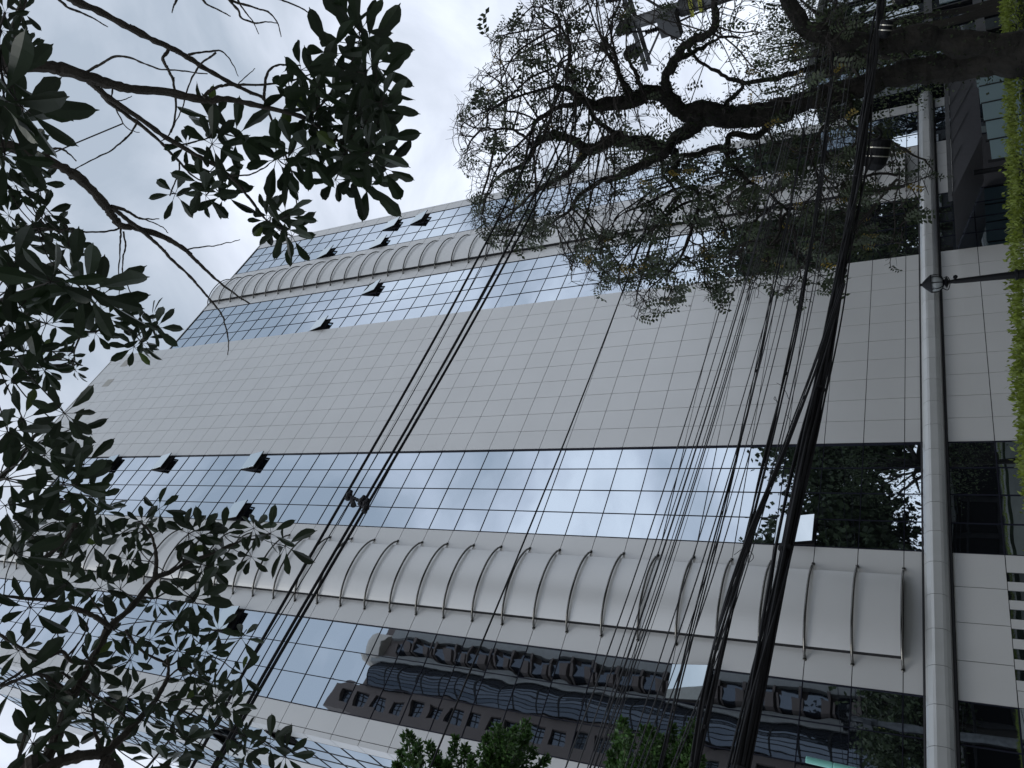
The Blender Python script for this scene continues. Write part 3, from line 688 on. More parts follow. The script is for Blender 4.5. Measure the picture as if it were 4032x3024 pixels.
def c1(P): return [(a * .6076, c * .6076) for a, c in P]
def c4(P): return [(a * .6076, 1008 + c * .6076) for a, c in P]
def c7(P): return [(a * .6076, 2016 + c * .6076) for a, c in P]
def build_branches(lst, depth, mb, knots=True):
    allp = []
    for pth, d0, d1, r0, r1 in lst:
        n = len(pth); P = wander(smooth_path([at(px, py, d0 + (d1 - d0) * i / (n - 1)) for i, (px, py) in enumerate(pth)], 7), .0014)
        m_ = len(P); rr = np.linspace(r0, r1, m_) * (1 + .10 * rng.normal(size=m_)); mb.tube(P, rr, 8 if r0 > .01 else 5)
        for i in range(0, m_, 2):                          # buds and leaf scars
            if rng.random() < .45: q = P[i] + rdir(1)[0] * rr[i] * .8; mb.tube([P[i], q + rdir(1)[0] * rr[i] * .6], [rr[i] * .6, rr[i] * .3], 4)
        allp.append(P)
    return np.concatenate(allp)
um = thing('umbrella_tree', 'overhanging umbrella tree branches with sparse hand-shaped leaf clusters against the sky', 'tree', (-24.6, -27.2, .13))
D1 = 3.3; p2m = D1 / F
brA = [
 (c1([(-500, 330), (0, 395), (150, 420), (370, 440), (550, 492), (700, 540), (850, 575), (1100, 600), (1350, 655), (1450, 640), (1700, 690), (1980, 770), (2150, 880), (2300, 1010)]), 3.2, 3.5, .027, .006),
 (c1([(545, 490), (630, 570), (700, 630), (900, 765), (1100, 905), (1300, 1020), (1430, 1095), (1520, 1170), (1620, 1290), (1700, 1400), (1760, 1450)]), 3.3, 3.5, .012, .004),
 (c1([(600, 530), (700, 650), (790, 720), (950, 840), (1070, 950), (1165, 1050), (1250, 1140), (1390, 1205)]), 3.32, 3.6, .010, .003),
 (c1([(380, -120), (470, 0), (620, 60), (800, 160), (1000, 262), (1130, 320), (1240, 385), (1330, 445), (1500, 540), (1640, 605), (1710, 640), (1740, 720), (1830, 960), (1900, 1150), (1930, 1400)]), 3.4, 3.8, .016, .003),
 (c1([(-500, 800), (0, 930), (200, 1000), (420, 1092), (560, 1200), (680, 1330), (730, 1400), (790, 1462), (900, 1480), (1080, 1545), (1200, 1620), (1250, 1670)]) + c4([(1320, 80), (1400, 150), (1500, 230), (1620, 310)]), 3.0, 3.6, .021, .003),
 (c1([(720, 1340), (800, 1400), (900, 1480), (960, 1530), (1050, 1610)]) + c4([(1110, 20), (1230, 130), (1300, 210), (1370, 290), (1440, 385), (1465, 470), (1480, 560), (1475, 640)]), 3.2, 3.7, .009, .002),
 (c1([(550, 475), (660, 412), (750, 365), (860, 380), (950, 420), (1050, 450), (1200, 462), (1345, 478)]), 3.3, 3.1, .005, .002),
 (c1([(1090, 325), (1055, 385), (1090, 450), (1120, 520), (1140, 650), (1130, 780), (1105, 850), (1070, 900), (1045, 915)]), 3.5, 3.3, .007, .0018),
 (c1([(1400, 340), (1310, 410), (1250, 490), (1210, 590), (1180, 700), (1140, 790), (1110, 860)]), 3.4, 3.5, .004, .0018),
 (c1([(1220, 355), (1340, 335), (1430, 330), (1500, 400), (1545, 495)]), 3.5, 3.6, .005, .0016),
 (c1([(890, 780), (850, 860), (790, 920), (700, 985), (580, 1045), (470, 1105)]), 3.3, 3.1, .004, .002),
 (c1([(350, -30), (430, 40), (520, 80), (620, 125), (700, 175)]), 3.5, 3.6, .006, .002),
 (c1([(1065, 940), (1170, 935), (1250, 925), (1350, 890), (1390, 840)]), 3.4, 3.5, .004, .003),
 (c1([(1490, 1135), (1600, 1135), (1700, 1095), (1760, 1050), (1800, 1020)]), 3.4, 3.5, .0035, .0025),
 (c1([(1320, 630), (1370, 580), (1450, 555), (1560, 550), (1700, 550), (1850, 532), (1960, 500), (2020, 480)]), 3.35, 3.5, .007, .003),
 (c1([(1710, 640), (1715, 560), (1735, 470), (1790, 425), (1860, 420), (1950, 425)]), 3.5, 3.5, .007, .003),
 (c1([(1980, 770), (2060, 700), (2130, 620), (2212, 480), (2290, 380), (2330, 250)]), 3.45, 3.5, .006, .002),
 (c1([(2212, 930), (2350, 820), (2420, 640), (2440, 470)]), 3.5, 3.5, .005, .002),
 (c1([(785, 1480), (780, 1560), (775, 1659), (770, 1780), (772, 1920)]), 3.3, 3.3, .004, .0015),
 (c1([(800, 1500), (812, 1580), (800, 1680)]) + c4([(795, 110), (830, 200), (880, 300), (930, 360)]), 3.3, 3.3, .004, .0015),
 (c1([(240, 1480), (330, 1485), (450, 1490), (600, 1505), (720, 1495), (790, 1470)]), 3.2, 3.3, .003, .004),
 (c1([(1420, -40), (1520, 10), (1600, 32), (1680, 60), (1740, 80), (1800, 150), (1822, 240)]), 3.6, 3.6, .006, .002),
 (c1([(1470, -20), (1540, 60), (1565, 115), (1660, 150), (1730, 142), (1800, 152)]), 3.6, 3.6, .006, .0018),
 (c1([(1530, -20), (1590, 80), (1640, 140), (1678, 222)]), 3.6, 3.6, .004, .0015),
 (c1([(1290, -40), (1340, 25), (1420, 65), (1495, 106)]), 3.6, 3.6, .005, .002),
 (c1([(1750, -30), (1850, 10), (1950, 50), (2010, 100), (2050, 190), (2072, 262)]), 3.6, 3.6, .004, .0015),
 (c1([(1160, -20), (1130, 30), (1115, 85)]), 3.6, 3.6, .005, .002),
 (c1([(690, 1335), (780, 1350), (850, 1385), (900, 1412), (960, 1420), (1032, 1418)]), 3.2, 3.3, .007, .002),
 (c1([(900, 1410), (980, 1440), (1050, 1470), (1090, 1510)]), 3.25, 3.3, .003, .0015),
 (c1([(1200, 1620), (1300, 1600), (1400, 1592), (1480, 1570), (1556, 1553)]), 3.5, 3.5, .0035, .0015),
 (c1([(1165, 1050), (1160, 1120), (1125, 1200), (1100, 1270)]), 3.5, 3.5, .0035, .003),
 (c1([(320, 968), (390, 962), (440, 990), (495, 1045)]), 3.1, 3.1, .005, .002),
 (c1([(1545, 545), (1600, 490), (1652, 443)]), 3.5, 3.5, .0025, .0015),
 (c1([(730, 575), (728, 640), (790, 650), (855, 622)]), 3.35, 3.35, .0035, .0015),
 (c1([(750, 700), (800, 800), (850, 845), (905, 858)]), 3.4, 3.4, .003, .0013),
 (c1([(2212, 620), (2310, 670), (2430, 700), (2510, 790), (2580, 900)]), 3.5, 3.5, .004, .0015),
 (c4([(-60, 1500), (40, 1400), (150, 1290), (210, 1180), (290, 1110), (340, 1060)]), 3.4, 3.5, .012, .004),
 (c4([(-40, 300), (120, 290), (260, 300), (480, 430), (520, 500), (480, 620), (495, 700)]), 3.2, 3.4, .010, .002),
 (c4([(510, 490), (620, 490), (720, 450), (860, 485), (940, 470)]), 3.3, 3.4, .006, .002),
 (c1([(160, 0), (110, 130), (60, 250), (0, 330)]), 2.3, 2.2, .009, .008),
]
bb_ = MB(); PA = build_branches(brA, D1, bb_)
o_ = at(-300, 400, 3.2); o2_ = at(-300, 1000, 3.0)
bb_.tube(smooth_path([(-24.6, -27.2, .0), (-24.5, -27.1, 1.8), (-24.1, -26.9, 3.4), (-23.0, -26.0, 4.6), tuple(o_)], 6), np.linspace(.15, .03, 25), 12)
bb_.tube(smooth_path([(-24.3, -27.0, 2.6), (-23.4, -26.6, 4.2), tuple(o2_)], 6), np.linspace(.07, .022, 13), 10)
trunkA = bb_
lA = [(1185, 276, 150), (1249, 340, 150), (1151, 358, 120), (1306, 213, 150), (1233, 419, 140), (1264, 486, 140), (1215, 519, 125), (927, 538, 150), (851, 470, 130), (835, 568, 120), (735, 571, 80), (860, 680, 115), (796, 723, 110), (881, 766, 120), (690, 762, 120), (810, 770, 100), (1088, 626, 130), (1124, 650, 130), (1154, 595, 130), (1221, 608, 140), (1321, 708, 105), (1069, 851, 110), (1124, 851, 120), (1112, 899, 110), (1050, 870, 100), (1150, 930, 110),
      (1350, 371, 150), (1368, 170, 170), (1417, 122, 150), (1453, 182, 160), (1465, 255, 150), (1440, 290, 140), (1478, 328, 150), (1502, 401, 150), (1430, 430, 140), (1484, 492, 150), (1502, 547, 150), (1405, 456, 140), (1405, 547, 140), (1508, 659, 150), (1435, 656, 150), (1453, 717, 150), (1399, 687, 150), (1356, 608, 150), (1350, 500, 140), (1310, 560, 130), (1300, 420, 130), (1450, 600, 150),
      (97, 182, 60), (120, 200, 55), (60, 160, 60), (128, 638, 75), (173, 838, 85), (61, 730, 80), (110, 760, 80), (36, 850, 85), (200, 948, 75), (270, 970, 80), (61, 911, 80), (91, 668, 75), (150, 720, 80), (30, 980, 100), (220, 900, 70), (130, 900, 80), (20, 700, 85), (90, 950, 80),
      (565, 1330, 90), (528, 1366, 80), (614, 1290, 90), (547, 1263, 75), (480, 1245, 80), (425, 1251, 75), (376, 1312, 75), (400, 1220, 70), (295, 1457, 60), (270, 1400, 55), (600, 1250, 80), (152, 1433, 110), (100, 1380, 100), (49, 1494, 80), (200, 1380, 90), (60, 1300, 110), (30, 1400, 100), (560, 1350, 80), (180, 1455, 80)]
lf, st, yl = MB(), MB(), MB()
def put(lst, dep, PB, jit, lf, st, yl):
    for px, py, L_ in lst:
        t_ = dep + rng.uniform(-jit, jit); c = at(px, py, t_); palmate(lf, st, yl, c, L_ * t_ / F)
        j = ((PB - c) ** 2).sum(1).argmin(); q = PB[j]; dq = np.linalg.norm(q - c)
        if dq < 4: st.tube(smooth_path([q, (q + c) / 2 + (0, 0, .12 * dq), c], 4), [.0026] * 9, 4, cap=False)
put(lA, D1 + .15, PA, .2, lf, st, yl)
# very close leaves on the left edge
put([(50, 330, 200), (85, 420, 190), (20, 500, 210), (85, 580, 130), (5, 280, 170), (0, 400, 210), (20, 610, 160), (20, 50, 75), (90, 45, 60), (50, 110, 60), (5, 120, 80)], 2.1, PA, .15, lf, st, yl)
put([(340, 1150, 190), (300, 1090, 180), (79, 1210, 190), (182, 1275, 160), (50, 1060, 170), (200, 1110, 170), (390, 1170, 170), (20, 1150, 150), (255, 1628, 120), (91, 1652, 130), (280, 1690, 100), (30, 1700, 130), (176, 1792, 110), (243, 1852, 130), (250, 1900, 140), (300, 1910, 130), (365, 1955, 110), (120, 1740, 100), (330, 1830, 120), (30, 1880, 130)], 2.9, PA, .2, lf, st, yl)
build2('crown', [(lf, M_uleaf), (yl, M_uold)], um); build2('trunk', [(trunkA, M_branch), (st, M_twig)], um)
um2 = thing('umbrella_tree', 'denser umbrella tree with thick slanting branches in front of the left curved panels', 'tree', (-25.2, -22.4, .13))
brB = [
 (c7([(150, 1850), (300, 1600), (360, 1470), (430, 1290), (490, 1150), (600, 960), (710, 750), (850, 620), (1000, 435), (1100, 390), (1200, 335), (1400, 260), (1560, 190), (1700, 170)]), 4.2, 4.6, .029, .005),
 (c7([(1000, 440), (1012, 340), (1005, 230), (965, 120), (900, 60)]), 4.4, 4.3, .012, .004),
 (c7([(715, 745), (620, 680), (500, 630), (400, 590), (300, 570), (140, 560), (0, 540)]), 4.3, 4.2, .013, .006),
 (c7([(715, 745), (660, 660), (600, 570), (565, 515)]), 4.3, 4.3, .006, .003),
 (c7([(250, 1700), (400, 1615), (540, 1580), (680, 1560), (780, 1470), (850, 1400), (930, 1310), (1000, 1230), (1075, 1100), (1092, 1040), (1085, 930)]), 4.1, 4.5, .028, .006),
 (c7([(820, 760), (870, 850), (950, 920), (1060, 970), (1110, 990), (1200, 920), (1290, 850)]), 4.4, 4.5, .009, .003),
 (c7([(470, 1180), (350, 1100), (250, 1050), (110, 1090), (0, 1130)]), 4.2, 4.2, .010, .006),
 (c7([(580, 980), (460, 965), (400, 905), (300, 945), (230, 970), (100, 1060), (0, 1120)]), 4.3, 4.3, .011, .005),
 (c7([(400, 905), (375, 800), (362, 735)]), 4.3, 4.3, .004, .002),
 (c7([(430, 940), (520, 840), (560, 750), (575, 690)]), 4.3, 4.4, .005, .003),
 (c7([(230, 970), (130, 880), (10, 800), (-40, 750)]), 4.2, 4.1, .006, .008),
 (c7([(240, 1040), (320, 1120), (400, 1150), (470, 1190)]), 4.2, 4.2, .005, .004),
 (c7([(400, 1040), (540, 1140), (660, 1220), (780, 1300), (850, 1390)]), 4.3, 4.3, .007, .006),
 (c7([(660, 1600), (640, 1500), (610, 1400), (600, 1300), (570, 1200)]), 4.2, 4.3, .009, .005),
 (c7([(650, 1620), (720, 1640), (800, 1720)]), 4.2, 4.2, .03, .02),
 (c7([(1080, 1080), (1150, 1020), (1200, 1010)]), 4.5, 4.5, .005, .004),
 (c7([(850, 620), (900, 560), (1000, 560), (1100, 520), (1250, 560)]), 4.4, 4.5, .006, .003),
 (c7([(100, 1659), (200, 1330), (280, 1200), (420, 1000), (560, 760)]), 4.5, 4.6, .008, .003),
 (c7([(490, 100), (470, 0), (460, -80)]) , 4.3, 4.3, .009, .005),
 (c7([(250, 320), (400, 210), (460, 130), (480, 60)]), 4.3, 4.3, .010, .007),
 (c7([(1190, 250), (1150, 340), (1000, 440)]), 4.4, 4.4, .004, .005),
 (c7([(950, 1659), (1080, 1500), (1200, 1350), (1330, 1180), (1500, 900), (1600, 760)]), 4.8, 4.8, .007, .003),
]
bb_ = MB(); PB = build_branches(brB, 4.3, bb_)
sB = at(90, 3140, 4.1)
bb_.tube(smooth_path([(-25.2, -22.4, 0), (-25.1, -22.4, 2.), (-24.2, -22.7, 3.6), tuple(at(60, 3250, 4.15)), tuple(at(150, 3060, 4.15))], 6), np.linspace(.14, .036, 25), 12)
trunkB = bb_
lB = [(358, 2137, 120), (365, 2052, 90), (430, 2060, 90), (535, 2095, 70), (121, 2095, 150), (395, 2314, 100), (474, 2320, 110), (121, 2393, 130), (61, 2429, 120), (614, 2374, 70), (759, 2356, 130), (800, 2385, 130), (808, 2289, 130), (790, 2107, 110), (740, 2100, 110), (972, 2137, 80), (1063, 2100, 110), (1095, 2080, 110), (990, 2192, 80), (1124, 2150, 120), (608, 2168, 70), (589, 2520, 75), (881, 2551, 85), (951, 2514, 90), (811, 2566, 80), (516, 2599, 85), (462, 2587, 80), (152, 2563, 90), (200, 2545, 80), (73, 2563, 80), (340, 2590, 90), (365, 2624, 100), (820, 2684, 90), (954, 2654, 80), (729, 2684, 90), (851, 2745, 90), (893, 2806, 80), (911, 2770, 80), (346, 2800, 90), (243, 2715, 100), (213, 2745, 100), (322, 2806, 80), (231, 2861, 100), (425, 2867, 100), (565, 2836, 90), (668, 2854, 90), (547, 2897, 90), (128, 2927, 130), (729, 2915, 90), (699, 2958, 90), (972, 2958, 80), (1063, 2927, 90), (1124, 2976, 90), (966, 2900, 60), (608, 2988, 80), (182, 2988, 130), (365, 2988, 110), (61, 2684, 170), (30, 2745, 190), (668, 3010, 90), (450, 2940, 90), (1080, 3000, 90), (1030, 2960, 80), (900, 2990, 60), (40, 2850, 130), (80, 3000, 140),
      (240, 2180, 130), (180, 2230, 120), (60, 2180, 150), (290, 2090, 110), (200, 2100, 120), (50, 2290, 110), (300, 2400, 80), (700, 2250, 80), (500, 2200, 80), (540, 2150, 60), (850, 2160, 100), (820, 2230, 100), (700, 2440, 80), (650, 2490, 80), (760, 2490, 80), (860, 2480, 80), (520, 2520, 70), (700, 2560, 80), (430, 2500, 60), (820, 2790, 80), (770, 2650, 90), (620, 2760, 80), (500, 2750, 80), (400, 2720, 80), (60, 2060, 120), (130, 2000, 110), (300, 2020, 110), (400, 2010, 100), (20, 1990, 130), (626, 2004, 85), (560, 2060, 70), (490, 2100, 60), (260, 2300, 90), (880, 2100, 90), (1000, 2080, 80)]
lB = [q for q in lB if rng.random() > .24]
lf, st, yl = MB(), MB(), MB(); put(lB, 4.4, PB, .35, lf, st, yl)
build2('crown', [(lf, M_uleaf), (yl, M_uold)], um2); build2('trunk', [(trunkB, M_branch), (st, M_twig)], um2)
# ------------------------------------------------------------------ bamboo-like screen trees by the building's left corner
def plume_tree(root, tips, t_, label):
    rt = at(*root, t_); g = thing('feathery_tree', label, 'tree', (rt[0], rt[1], -2.5), 'feathery green trees at the lower edge')
    st = MB(); C, D = [], []; st.tube(smooth_path([(rt[0], rt[1], -2.5), (rt[0] + .1, rt[1], rt[2] * .5), rt], 6), np.linspace(.16, .06, 13), 8)
    for k, (px, py) in enumerate(tips):
        c = at(px, py, t_ + rng.uniform(-.7, .7)); P = smooth_path([rt, rt * .5 + c * .5 + (0, 0, .25) + rng.normal(size=3) * .1, c], 12); st.tube(P, np.linspace(.04, .005, len(P)), 5)
        Ls = np.linalg.norm(P[-1] - P[0])
        for _ in range(900):
            u = 1 - rng.random() ** 1.2 * min(.9, 3.0 / Ls); f_ = u * (len(P) - 1); i_ = min(int(f_), len(P) - 2); p = P[i_] + (P[i_ + 1] - P[i_]) * (f_ - i_); ax = unit(P[i_ + 1] - P[i_])
            s_ = (1 - u) * Ls; rr = (.05 + .30 * min(1, s_ / 1.1)) * (.65 + .35 * math.sin(s_ * 9 + k * 2)); d = rdir(1)[0]; C.append(p + d * rr * rng.random() ** .4); D.append(unit(d * .8 + ax * .6 + np.array([0, 0, -.35])))
    st.build('trunk', M_bstem, g); C, D = np.array(C), unit(np.array(D) + rng.normal(size=(len(D), 3)) * .35); Lg = rng.uniform(.05, .12, len(C))
    b = MB(); b.add(*leafquads(C, Lg, Lg * .24, D, unit(np.cross(D, rdir(len(C)))))); b.build('crown', M_bamb, g)
plume_tree((1900, 3560), [(1600, 2885), (1640, 2930), (1570, 2960), (1690, 2930), (1720, 2990), (1790, 2905), (1830, 2940), (1760, 3010), (1860, 2990), (1915, 2900), (1955, 2868), (1990, 2890), (2025, 2870), (2075, 2842), (2080, 2890), (2050, 2950), (2100, 2950), (2150, 2985), (1560, 3010), (1930, 2960), (2000, 3000)], 14.5, 'feathery green tree whose plumes rise left of the gap at the lower edge')
plume_tree((2680, 3600), [(2450, 2835), (2420, 2900), (2400, 2970), (2480, 2900), (2530, 2868), (2560, 2940), (2510, 2990), (2600, 2900), (2650, 2860), (2700, 2870), (2735, 2845), (2680, 2930), (2740, 2930), (2760, 2990), (2620, 2980), (2560, 2870), (2450, 3000)], 14.5, 'feathery green tree behind the thin cables right of the gap at the lower edge')
# ------------------------------------------------------------------ hedge
hd = thing('hedge', 'bright yellow-green clipped hedge along the bottom of the view', 'hedge', (0, -18, 0))
def hz(x): return float(np.interp(x, [-17.6, -17.1, -15.2, -12.8, -9.9, -5.8, 2, 20], [.55, 1.05, 1.08, .95, .80, .60, .36, .2]))
C, D = [], []
for _ in range(42000):
    x_ = -17.6 + 34 * rng.random() ** 1.7; tz = hz(x_) + .03 * math.sin(x_ * 5) + .02 * math.sin(x_ * 13)
    if rng.random() < .45: C.append((x_, -18 + rng.uniform(-.42, .42), tz + abs(rng.normal()) * .05)); D.append((rng.normal() * .5, rng.normal() * .5, 1))
    else: C.append((x_, -18.4 + rng.normal() * .06, tz - rng.random() ** 1.3 * 1.1)); D.append((rng.normal() * .5, -.7, .5 + rng.normal() * .5))
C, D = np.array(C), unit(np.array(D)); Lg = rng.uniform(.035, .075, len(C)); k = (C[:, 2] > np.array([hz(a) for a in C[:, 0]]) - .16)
for kk, mt, nm in ((k, M_hedge, 'top_leaf'), (~k, M_hedge2, 'crown')):  # bright leaves on top, shade of the sides put into a darker leaf colour
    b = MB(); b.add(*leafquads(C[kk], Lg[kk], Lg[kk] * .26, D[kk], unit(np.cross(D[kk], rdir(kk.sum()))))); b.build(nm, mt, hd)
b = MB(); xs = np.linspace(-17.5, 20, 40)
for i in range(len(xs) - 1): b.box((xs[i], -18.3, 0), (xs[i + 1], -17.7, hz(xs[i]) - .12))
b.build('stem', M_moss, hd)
# ------------------------------------------------------------------ street lamp
TL = 10.3; pb = at(4032, 1078, TL); lt = at(3628, 1122, TL); lx, ly = (pb[0] + lt[0]) / 2, (pb[1] + lt[1]) / 2
def lz(px): return at(px, 1110, TL)[2]
z_f, z_c, z_g, z_b, z_n = lz(3620), lz(3652), lz(3664), lz(3712), lz(3735)
lm = thing('street_lamp', 'black post-top street lantern with a ribbed glass globe and pointed finial', 'lamp', (lx, ly, 0))
b = MB(); b.lathe([(.06, 0), (.055, .5), (.048, lz(4012)), (.060, lz(4010)), (.060, lz(4000)), (.042, lz(3996)), (.034, lz(3870)), (.028, lz(3760)), (.022, lz(3750)), (.022, z_n)], (lx, ly, 0)); b.build('post', M_black, lm)
b = MB(); b.lathe([(.03, z_n), (.075, z_n + .02), (.03, z_b - .015), (.065, z_b)], (lx, ly, 0)); b.lathe([(.108, z_g - .012), (.105, z_g), (.06, z_c + .02), (.028, z_c + .05), (.014, z_c + .06), (.018, z_c + .075), (.003, z_f)], (lx, ly, 0))
for k in range(8):
    a = k * math.pi / 4; P = [(lx + r * math.cos(a), ly + r * math.sin(a), z_b + (z_g - z_b) * u) for r, u in ((.06, 0), (.088, .2), (.1, .5), (.1, .8), (.098, 1))]; b.tube(P, .0055, 5)
for k in range(3):
    a = k * 2.09 + .4; b.tube(smooth_path([(lx, ly, z_n - .02), (lx + .09 * math.cos(a), ly + .09 * math.sin(a), z_n + .01), (lx + .06 * math.cos(a), ly + .06 * math.sin(a), z_b + .01)]), .005, 4)
b.build('lantern_cage', M_black, lm)
b = MB(); b.lathe([(.05, z_b), (.078, z_b + .03), (.092, (z_b + z_g) / 2), (.09, z_g)], (lx, ly, 0)); b.build('globe', M_lamp, lm, smooth=True)
cc = at(3757, 1092, TL); cv = thing('security_camera', 'small white bullet camera strapped to the lamp post', 'camera', tuple(cc))
ax = unit(at(3752, 1096, TL) - at(3764, 1091, TL - .12)); b = MB(); b.lathe([(.018, -.04), (.022, -.035), (.022, .035), (.018, .04)], cc, -ax); b.build('body', M_white, cv, smooth=False)
b = MB(); b.lathe([(.0225, 0), (.0225, .028), (.018, .03)], cc - ax * .03, -ax); b.tube([cc, (lx, ly, cc[2])], .006, 5); b.build('hood', M_black, cv)
# ------------------------------------------------------------------ overhead cables (all run parallel to the street)
YC = -19.5
def cable(pts, Y, r, name, label, mt=M_cable, group=None, cat='cable', ext=True, k=6):
    P = [onY(px, py, Y) for px, py in pts]; P.sort(key=lambda a: a[0])
    P = [np.array(p) for p in P]
    P = smooth_path(P, 6)
    if ext:
        d0 = unit(P[0] - P[2]); d1 = unit(P[-1] - P[-3]); P = np.vstack([P[0] + d0 * 26, P[0] + d0 * 8, P, P[-1] + d1 * 8, P[-1] + d1 * 26])
    b = MB(); b.tube(P, r, k); o = b.build(name, mt); tag(o, label, cat, group); return o
def fitcurve(pts, n=6):
    """smooth quadratic through picked pixels (y -> x)"""
    ys = np.array([p[1] for p in pts], float); xs = np.array([p[0] for p in pts], float); c = np.polyfit(ys, xs, 3 if len(pts) > 4 else 2)
    yy = np.linspace(min(ys), max(ys), n); return [(np.polyval(c, y), y) for y in yy]
gp = 'thick power lines'
PW = [[(2340, 0), (2103, 570), (1951, 869), (1885, 1008), (1620, 1500), (1371, 1960), (1184, 2259), (1027, 2520), (928, 2672), (765, 3024)],
      [(2401, 103), (2164, 660), (2042, 870), (1976, 1008), (1715, 1500), (1434, 1975), (1200, 2368), (1060, 2620), (960, 2800), (835, 3024)],
      [(2425, 121), (2194, 662), (2063, 870), (2000, 1008), (1738, 1500), (1455, 1975), (1213, 2380), (1072, 2624), (972, 2810), (850, 3024)]]
for i, P_ in enumerate(PW): cable(fitcurve(P_, 9), -20 + .0 * i, .0165, 'power_line', ['thick black power line on the outside of the trio', 'middle thick power line in the crossing trio', 'thick power line nearest the lower edge of the trio'][i], group=gp)
cable(fitcurve([(1990, 870), (1905, 1008), (1650, 1500), (1415, 1940), (1300, 2090), (1110, 2400), (960, 2660)], 8), -20.0, .006, 'tie_wire', 'thin wire twisting between the thick power lines')
sp = at(1410, 1965, np.linalg.norm(onY(1410, 1965, -20) - CAM)); spt = thing('cable_spacer', 'knobbly ribbed clamp holding the three thick power lines apart', 'spacer', tuple(sp))
pa, pc = onY(1374, 1952, -20), onY(1440, 1985, -20); b = MB(); P = [pa * (1 - u) + pc * u for u in np.linspace(0, 1, 15)]; b.tube(P, [.014 + .009 * (i % 2) for i in range(15)], 8)
q_ = onY(1385, 1962, -20); q2 = onY(1392, 1990, -20); b.tube([q_, q2], [.02, .034], 8); b.build('spacer_bar', M_cable, spt)
for c in (pa, pc, onY(1425, 1973, -20), onY(1440, 2002, -20)):
    b = MB(); dl = unit(onY(1500, 1700, -20) - onY(1371, 1960, -20)); b.lathe([(.02, -.06), (.036, -.045), (.028, -.02), (.040, .01), (.026, .04), (.02, .07)], c, dl, 8); b.build('clamp', M_cable, spt)
cable(fitcurve([(2560, 850), (2437, 1172), (2377, 1360), (2210, 1767), (2108, 2016), (2043, 2192), (1951, 2399), (1860, 2624), (1745, 2891), (1696, 3024)], 9), -19.2, .009, 'telephone_line', 'single black line crossing the middle of the white panels')
xs15 = [2750, 2786, 2818, 2826, 2844, 2853, 2861, 2870, 2951, 2974, 3003, 3024, 3117, 3129]; xs21 = [2556, 2592, 2614, 2632, 2652, 2665, 2672, 2688, 2755, 2802, 2835, 2862, 2975, 2985]
ORD = 'leftmost second third fourth fifth sixth seventh eighth ninth tenth eleventh twelfth thirteenth rightmost'.split()
r_ = [.009, .008, .007, .012, .006, .008, .009, .004, .008, .009, .006, .008, .009, .007]
gt = 'thin sagging cables'
for i, (a, c) in enumerate(zip(xs15, xs21)):
    u = (a - 2750) / 380.; y0 = 3165 + 215 * u + rng.uniform(-25, 25); y1 = 2895 + 345 * u; y3 = 2235 + 420 * u + rng.uniform(-10, 10)
    cable(fitcurve([(y0, 0), (y1, 1008), (a, 1500), (c, 2100), (y3, 3024)], 7), YC + rng.uniform(-.15, .15), r_[i] * .72, 'overhead_cable', ('rightmost' if i == 13 else 'leftmost' if i == 0 else ORD[i] + ' from the left') + ' of the thin black cables where they cross the panelled wall', M_cable2, gt, k=5)
def twisted(pts, Y, rb, n, rs, name, label, pitch=1.6, extr=True):
    P = [onY(px, py, Y) for px, py in pts]; P.sort(key=lambda a: a[0]); P = smooth_path(P, 16)
    d0 = unit(P[0] - P[2]); d1 = unit(P[-1] - P[-3]); P = np.vstack([P[0] + d0 * 20, P] + ([P[-1] + d1 * 20] if extr else [])); g = thing(name, label, 'cables', tuple(P[len(P) // 2])); L_ = np.concatenate([[0], np.cumsum(np.linalg.norm(np.diff(P, axis=0), axis=1))])
    Q = np.array([np.interp(np.linspace(0, L_[-1], 260), L_, P[:, a]) for a in range(3)]).T; s_ = np.linspace(0, L_[-1], 260)
    b = MB()
    for k in range(n):
        a0 = rng.uniform(0, 6.28); rr = rb * math.sqrt(rng.uniform(.02, 1)); w_ = rng.uniform(-1, 1) * 6.28 / pitch / 2.5; ph = rng.uniform(0, 6.28); wob = 1 + .35 * np.sin(s_ * 1.3 + ph)
        off = np.stack([np.zeros(260), rr * wob * np.cos(a0 + w_ * s_), rr * wob * np.sin(a0 + w_ * s_) + .02 * np.sin(s_ * .7 + ph)], 1)
        b.tube(Q + off, rs * rng.uniform(.6, 1.25), 5)
    for i in range(8, 250, 9): b.tube([Q[i] + (-.01, 0, 0), Q[i] + (.02, 0, 0)], rb * 1.02, 8)
    b.build('strand', M_cable, g); return g
twisted(fitcurve([(3468, 0), (3428, 300), (3385, 635), (3352, 873), (3322, 1008), (3232, 1500), (3113, 2050), (3010, 2560), (2913, 3024)], 9), YC - .1, .060, 24, .0125, 'cable_bundle', 'thickest tangled bundle of black cables nearest the grey beam')
twisted(fitcurve([(3312, 1120), (3222, 1470), (3100, 1740), (2980, 2004), (2880, 2400), (2720, 3024)], 7), YC - .3, .016, 6, .0095, 'cable_bundle', 'medium bundle of cables splitting off above the thickest bundle', 1., False)
twisted(fitcurve([(3290, 0), (3240, 700), (3175, 1020), (3089, 1500), (2952, 2100), (2740, 3024)], 7), YC, .014, 5, .0085, 'cable_bundle', 'slim twisted bundle of cables with loose curled wire ends', 1.)
twisted(fitcurve([(3250, 0), (3140, 700), (3065, 1010), (2974, 1500), (2820, 2100), (2600, 3024)], 7), YC + .1, .012, 4, .007, 'cable_bundle', 'pair of twisted cables left of the slim bundle', 1.)
